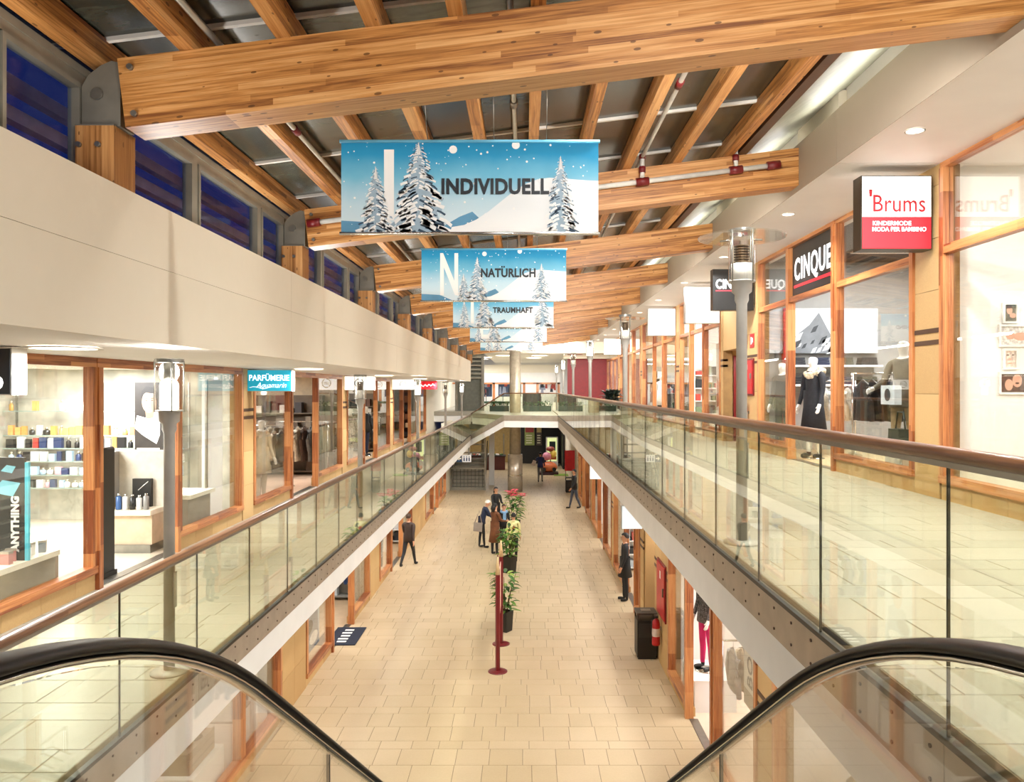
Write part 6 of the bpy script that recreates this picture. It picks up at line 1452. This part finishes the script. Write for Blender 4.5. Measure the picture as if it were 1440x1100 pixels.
# childrenswear: four framed photographs on the white wall facing the hall
def frames():
    y = 8.93 + 0.28; 
    rn = random.Random(14)
    for i, (cx, cz, w_, h, nm, c) in enumerate(((5.857, 0.906, 0.14, 0.20, 'small upright framed photo of two children, topmost on the white shop wall', '#6E6A58'), (5.96, 0.633, 0.44, 0.22, 'wide framed photo of a sleeping baby, second from the top', '#E6DCD4'), (5.855, 0.35, 0.13, 0.20, 'small framed close-up of a child face, third from the top', '#EBCDBE'), (5.96, 0.06, 0.44, 0.22, 'wide framed photo of smiling children, lowest on the white shop wall', '#5A4238'))):
        t = thing('picture_frame', nm, 'picture', (cx, y - 0.03, EYE + cz), group='framed photos in the childrenswear shop'); W, H = w_ / 2 if False else w_ * 0.5, h * 0.5
        fm = MB(); b = 0.025
        fm.box(-W - b, W + b, -0.02, 0.02, H, H + b).box(-W - b, W + b, -0.02, 0.02, -H - b, -H).box(-W - b, -W, -0.02, 0.02, -H, H).box(W, W + b, -0.02, 0.02, -H, H); fm.build('frame', plain('#F4F1EA', 0.4), t)
        MB().box(-W, W, 0.0, 0.012, -H, H).build('photo', plain(c, 0.5, var=0.2, scale=30), t)
        mb = MB(); sk, hr_ = plain('#D9A58C', 0.5), plain('#4A2E22', 0.5)
        E = lambda u, v, rx, rz, yy, n=12: [(u + rx * math.cos(2 * PI * k / n), yy, v + rz * math.sin(2 * PI * k / n)) for k in range(n)]
        if i == 0: mb.poly(E(-0.01, 0.03, 0.035, 0.045, -0.002), 0); mb.poly(E(0.03, -0.03, 0.04, 0.03, -0.003), 0); mb.poly(E(-0.015, 0.075, 0.035, 0.02, -0.004), 1)
        if i == 1: mb.poly(E(-0.10, 0.0, 0.055, 0.045, -0.002), 0); mb.poly(E(0.03, -0.01, 0.10, 0.05, -0.003), 0); mb.poly(E(0.12, -0.03, 0.05, 0.03, -0.004), 0)
        if i == 2:
            for u in (-0.03, 0.035): mb.poly(E(u, 0.05, 0.018, 0.008, -0.002), 1)
            mb.poly(E(0, 0.0, 0.02, 0.012, -0.002), 0); mb.poly(E(0, -0.05, 0.03, 0.01, -0.002), 0)
        if i == 3: mb.poly(E(-0.02, 0.03, 0.06, 0.08, -0.002), 0); mb.poly(E(-0.12, -0.02, 0.05, 0.07, -0.002), 0); mb.poly(E(0.1, 0.0, 0.07, 0.1, -0.003), 1); mb.poly(E(-0.02, -0.0, 0.025, 0.012, -0.004), 1)
        mb.build('printed_figures', [sk, hr_], t)
frames()
# posters and goods in other windows
t = thing('poster', 'poster of a man wearing sunglasses with a drink behind the lower window', 'poster', (LL - 0.15, 15.12, 0.35))
MB().box(-0.02, 0, -0.55, 0.55, 0, 1.75).build('sheet', plain('#C9D6DC', 0.5, var=0.06, scale=3), t)
mb = MB(); E = lambda u, v, ru, rv, xx, n=14: [(xx, u + ru * math.cos(2 * PI * k / n), v + rv * math.sin(2 * PI * k / n)) for k in range(n)]
mb.poly([(0.003, -0.5, 0.0), (0.003, 0.5, 0.0), (0.003, 0.4, 0.75), (0.003, 0.1, 0.9), (0.003, -0.3, 0.8)], 3); mb.poly(E(0.05, 1.1, 0.22, 0.3, 0.005), 0); mb.poly(E(0.05, 1.33, 0.24, 0.14, 0.007), 1); mb.poly(E(-0.04, 1.15, 0.09, 0.05, 0.009), 2); mb.poly(E(0.15, 1.15, 0.09, 0.05, 0.009), 2); mb.poly(E(-0.2, 0.5, 0.25, 0.14, 0.006), 2); mb.poly(E(0.1, 0.22, 0.3, 0.12, 0.008), 4)
mb.build('printed_portrait', [plain('#B98A6A', 0.5), plain('#4A3222', 0.5), plain('#2A2E36', 0.5), plain('#8A94A2', 0.5), plain('#ECEAE6', 0.5)], t)
t = thing('poster', 'poster with a pale figure in white behind the window past the red door niche', 'poster', (WR + 0.2, 19.75, ZR + 0.5))
MB().box(0, 0.02, -0.6, 0.6, 0, 2.0).build('sheet', plain('#EFE6DE', 0.5), t); mb = MB()
mb.poly([(-0.004, 0.35, 0.0), (-0.004, -0.3, 0.0), (-0.004, -0.12, 0.8), (-0.004, -0.2, 1.2), (-0.004, 0.1, 1.25), (-0.004, 0.12, 0.8)], 0); mb.poly(E(-0.03, 1.4, 0.12, 0.15, -0.005), 1); mb.poly(E(-0.03, 1.5, 0.13, 0.09, -0.006), 2); mb.poly([(-0.005, 0.55, 0.3), (-0.005, 0.3, 0.35), (-0.005, 0.25, 0.9), (-0.005, 0.5, 1.1)], 2); mb.build('printed_figure', [plain('#F8F6F2', 0.5), plain('#D2A58E', 0.5), plain('#A8483C', 0.5)], t)
t = thing('window_picture', 'white window board with black angular pattern in the lower shop under the pale box sign', 'picture', (LR + 0.12, 22.0, 1.1))
MB().box(0, 0.02, -1.0, 1.0, 0, 1.6).build('sheet', plain('#DDE8EE', 0.5), t); mb = MB(); rn = random.Random(2)
for i in range(14): u, v = rn.uniform(-0.8, 0.8), rn.uniform(0.2, 1.4); r = rn.uniform(0.1, 0.28); a = rn.uniform(0, 6); mb.poly([(-0.003 - 0.0003 * i, u + r * math.cos(a + k), v + r * 0.8 * math.sin(a + k)) for k in (0, 0.5, 3.0)])
stuff(mb.build('printed_pattern', plain('#3A4650', 0.5), t))
t = thing('display_box', 'grey wooden crate of small goods on a white cube behind the escalator glass', 'crate', (LL - 0.5, 10.2, 0)); MB().box(-0.35, 0.35, -0.5, 0.5, 0, 0.55).build('cube', w_white, t)
for k in range(3): MB().box(0.24, 0.26, -0.4, 0.4, 0.55 + 0.1 * k, 0.64 + 0.1 * k).build('slat', taupe_lam, t)
MB().box(-0.25, 0.24, -0.4, 0.4, 0.55, 0.82).build('crate_body', taupe_lam, t); mb = MB(); rn = random.Random(6)
for i in range(22): mb.ball((rn.uniform(-0.2, 0.2), rn.uniform(-0.35, 0.35), 0.86), 0.06, 0.06, 0.045, 6, 4, i % 3)
stuff(mb.build('goods', [plain('#8A4A3A', 0.6), plain('#4A4A40', 0.6), plain('#B9A88A', 0.6)], t))
t = thing('display_cube', 'low white display cube in the lower window past the wide pier', 'cube', (LL - 0.5, 11.35, 0)); MB().box(-0.35, 0.35, -0.35, 0.35, 0, 0.7).build('cube_body', w_white, t); MB().box(-0.36, 0.36, -0.36, 0.36, 0.7, 0.73).build('cube_top', w_grey, t)
for i, (y, c) in enumerate(((21.9, '#E9E6DF'), (24.6, '#DAD2C2'), (26.2, '#E4E4E2'))):
    counter('white shop table in the lower shop behind the striding person, %s of three' % ORD[i], (LL - 0.9, y, 0), 0.35, 0.5, 0.8, plain(c, 0.5), w_white)
t = thing('wall_shelf', 'tall shelf unit with goods in the lower shop by the box sign', 'shelf', (LR + 2.5, 22.0, 0)); MB().box(0, 0.05, -1.2, 1.2, 0, 2.2).build('back', w_grey, t)
for k in range(5): MB().box(-0.3, 0, -1.2, 1.2, 0.3 + 0.42 * k, 0.33 + 0.42 * k).build('shelf_board', w_white, t)
for nm, loc, m in (('dark shelf unit with shoes at the back of the dark timber shop', (WL - 2.6, 32.5, ZL), plain('#5A3420', 0.5)), ('dark shelf unit at the back of the clothes shop past the perfumery', (WL - 3.6, 17.6, ZL), plain('#4A4038', 0.5)), ('pale shelf unit at the back of the boutique', (WL - 3.2, 25.0, ZL), plain('#B8AA94', 0.5))):
    t = thing('wall_shelf', nm, 'shelf', loc); MB().box(-0.05, 0, -1.8, 1.8, 0, 2.3).build('back', m, t); rn = random.Random(len(nm))
    for k in range(5): MB().box(0, 0.35, -1.8, 1.8, 0.2 + 0.45 * k, 0.24 + 0.45 * k).build('shelf_board', m, t)
    g = MB()
    for k in range(5):
        for j in range(12):
            if rn.random() < 0.8: g.box(0.06, 0.28, -1.7 + 0.29 * j, -1.7 + 0.29 * j + rn.uniform(0.12, 0.24), 0.24 + 0.45 * k, 0.24 + 0.45 * k + rn.uniform(0.1, 0.3), rn.randrange(4))
    stuff(g.build('goods', [plain('#22201E', 0.6), plain('#C9BCA6', 0.6), plain('#6E5A48', 0.6), plain('#8A3A34', 0.6)], t))

# shelves against the far partition walls, facing the hall's near end
def far_shelves(label, x, y, z0, half, m, hexes, seed, h=2.2):
    t = thing('wall_shelf', label, 'shelf', (x, y, z0)); rn = random.Random(seed)
    MB().box(-half, half, 0.32, 0.36, 0, h).build('back', m, t)
    for u in (-half, half): MB().box(u - 0.02, u + 0.02, 0, 0.32, 0, h).build('side', m, t)
    n = 5; g = MB()
    for k in range(n):
        z = 0.12 + (h - 0.2) / n * k; MB().box(-half, half, 0, 0.32, z - 0.03, z).build('shelf_board', m, t); u = -half + 0.05
        while u < half - 0.25:
            w_ = rn.uniform(0.08, 0.26); hh = rn.uniform(0.1, (h - 0.2) / n - 0.08)
            if rn.random() < 0.85: g.box(u, u + w_, 0.05, 0.28, z, z + hh, rn.randrange(len(hexes)))
            u += w_ + rn.uniform(0.01, 0.06)
    stuff(g.build('goods', [plain(q, 0.6) for q in hexes], t))
far_shelves('wide dark goods shelf on the far wall of the clothes shop past the perfumery', -7.3, 20.95, ZL, 1.7, plain('#6A5A48', 0.6), ['#1D1B1A', '#3A3230', '#8A7A66', '#D8CEBE', '#5A4636'], 3)
far_shelves('goods shelf on the far wall of the boutique', -7.2, 28.55, ZL, 1.6, plain('#8A7A64', 0.6), ['#22201E', '#B9AA92', '#6A4A3A', '#E2DACC'], 4)
far_shelves('dark shoe shelf on the far wall of the dark timber shop', -7.0, 36.35, ZL, 1.6, plain('#4A2A18', 0.6), ['#1A1614', '#7A4A2C', '#C9A882', '#3A2A22'], 5)
far_shelves('goods shelf on the far wall of the shop two along the hanging signs', 6.6, 31.35, ZR, 1.3, plain('#B9AE9C', 0.6), ['#22201E', '#E9E4DA', '#7A7468', '#4A5A4A'], 6)
far_shelves('goods shelf on the far wall of the white fashion shop', 6.6, 23.75, ZR, 1.3, w_white, ['#E8E2D8', '#B8463C', '#7A8A6A', '#2A2A2C'], 7)
far_shelves('goods shelf on the far wall of the lower shop behind the striding person', -5.6, 27.05, 0, 1.2, w_white, ['#4A6AA0', '#D8D8D8', '#2A2C34', '#B89A6A'], 8)
far_shelves('goods shelf on the far wall of the lower shop with the dark mat', -5.6, 19.85, 0, 1.2, w_grey, ['#2A3A66', '#C9D2DA', '#1A1C24', '#8A8E96'], 9)
far_shelves('goods shelf on the far wall of the lower shop beneath the box sign', 4.3, 23.05, 0, 1.2, w_white, ['#2A2A2C', '#B9C2CA', '#6A6E76', '#D86A5A'], 10)
far_shelves('small goods shelf on the far wall of the lower escalator side shop', -5.6, 12.15, 0, 1.2, w_white, ['#5A4A3A', '#8A3A34', '#C9BCA6', '#3A3E36'], 11)
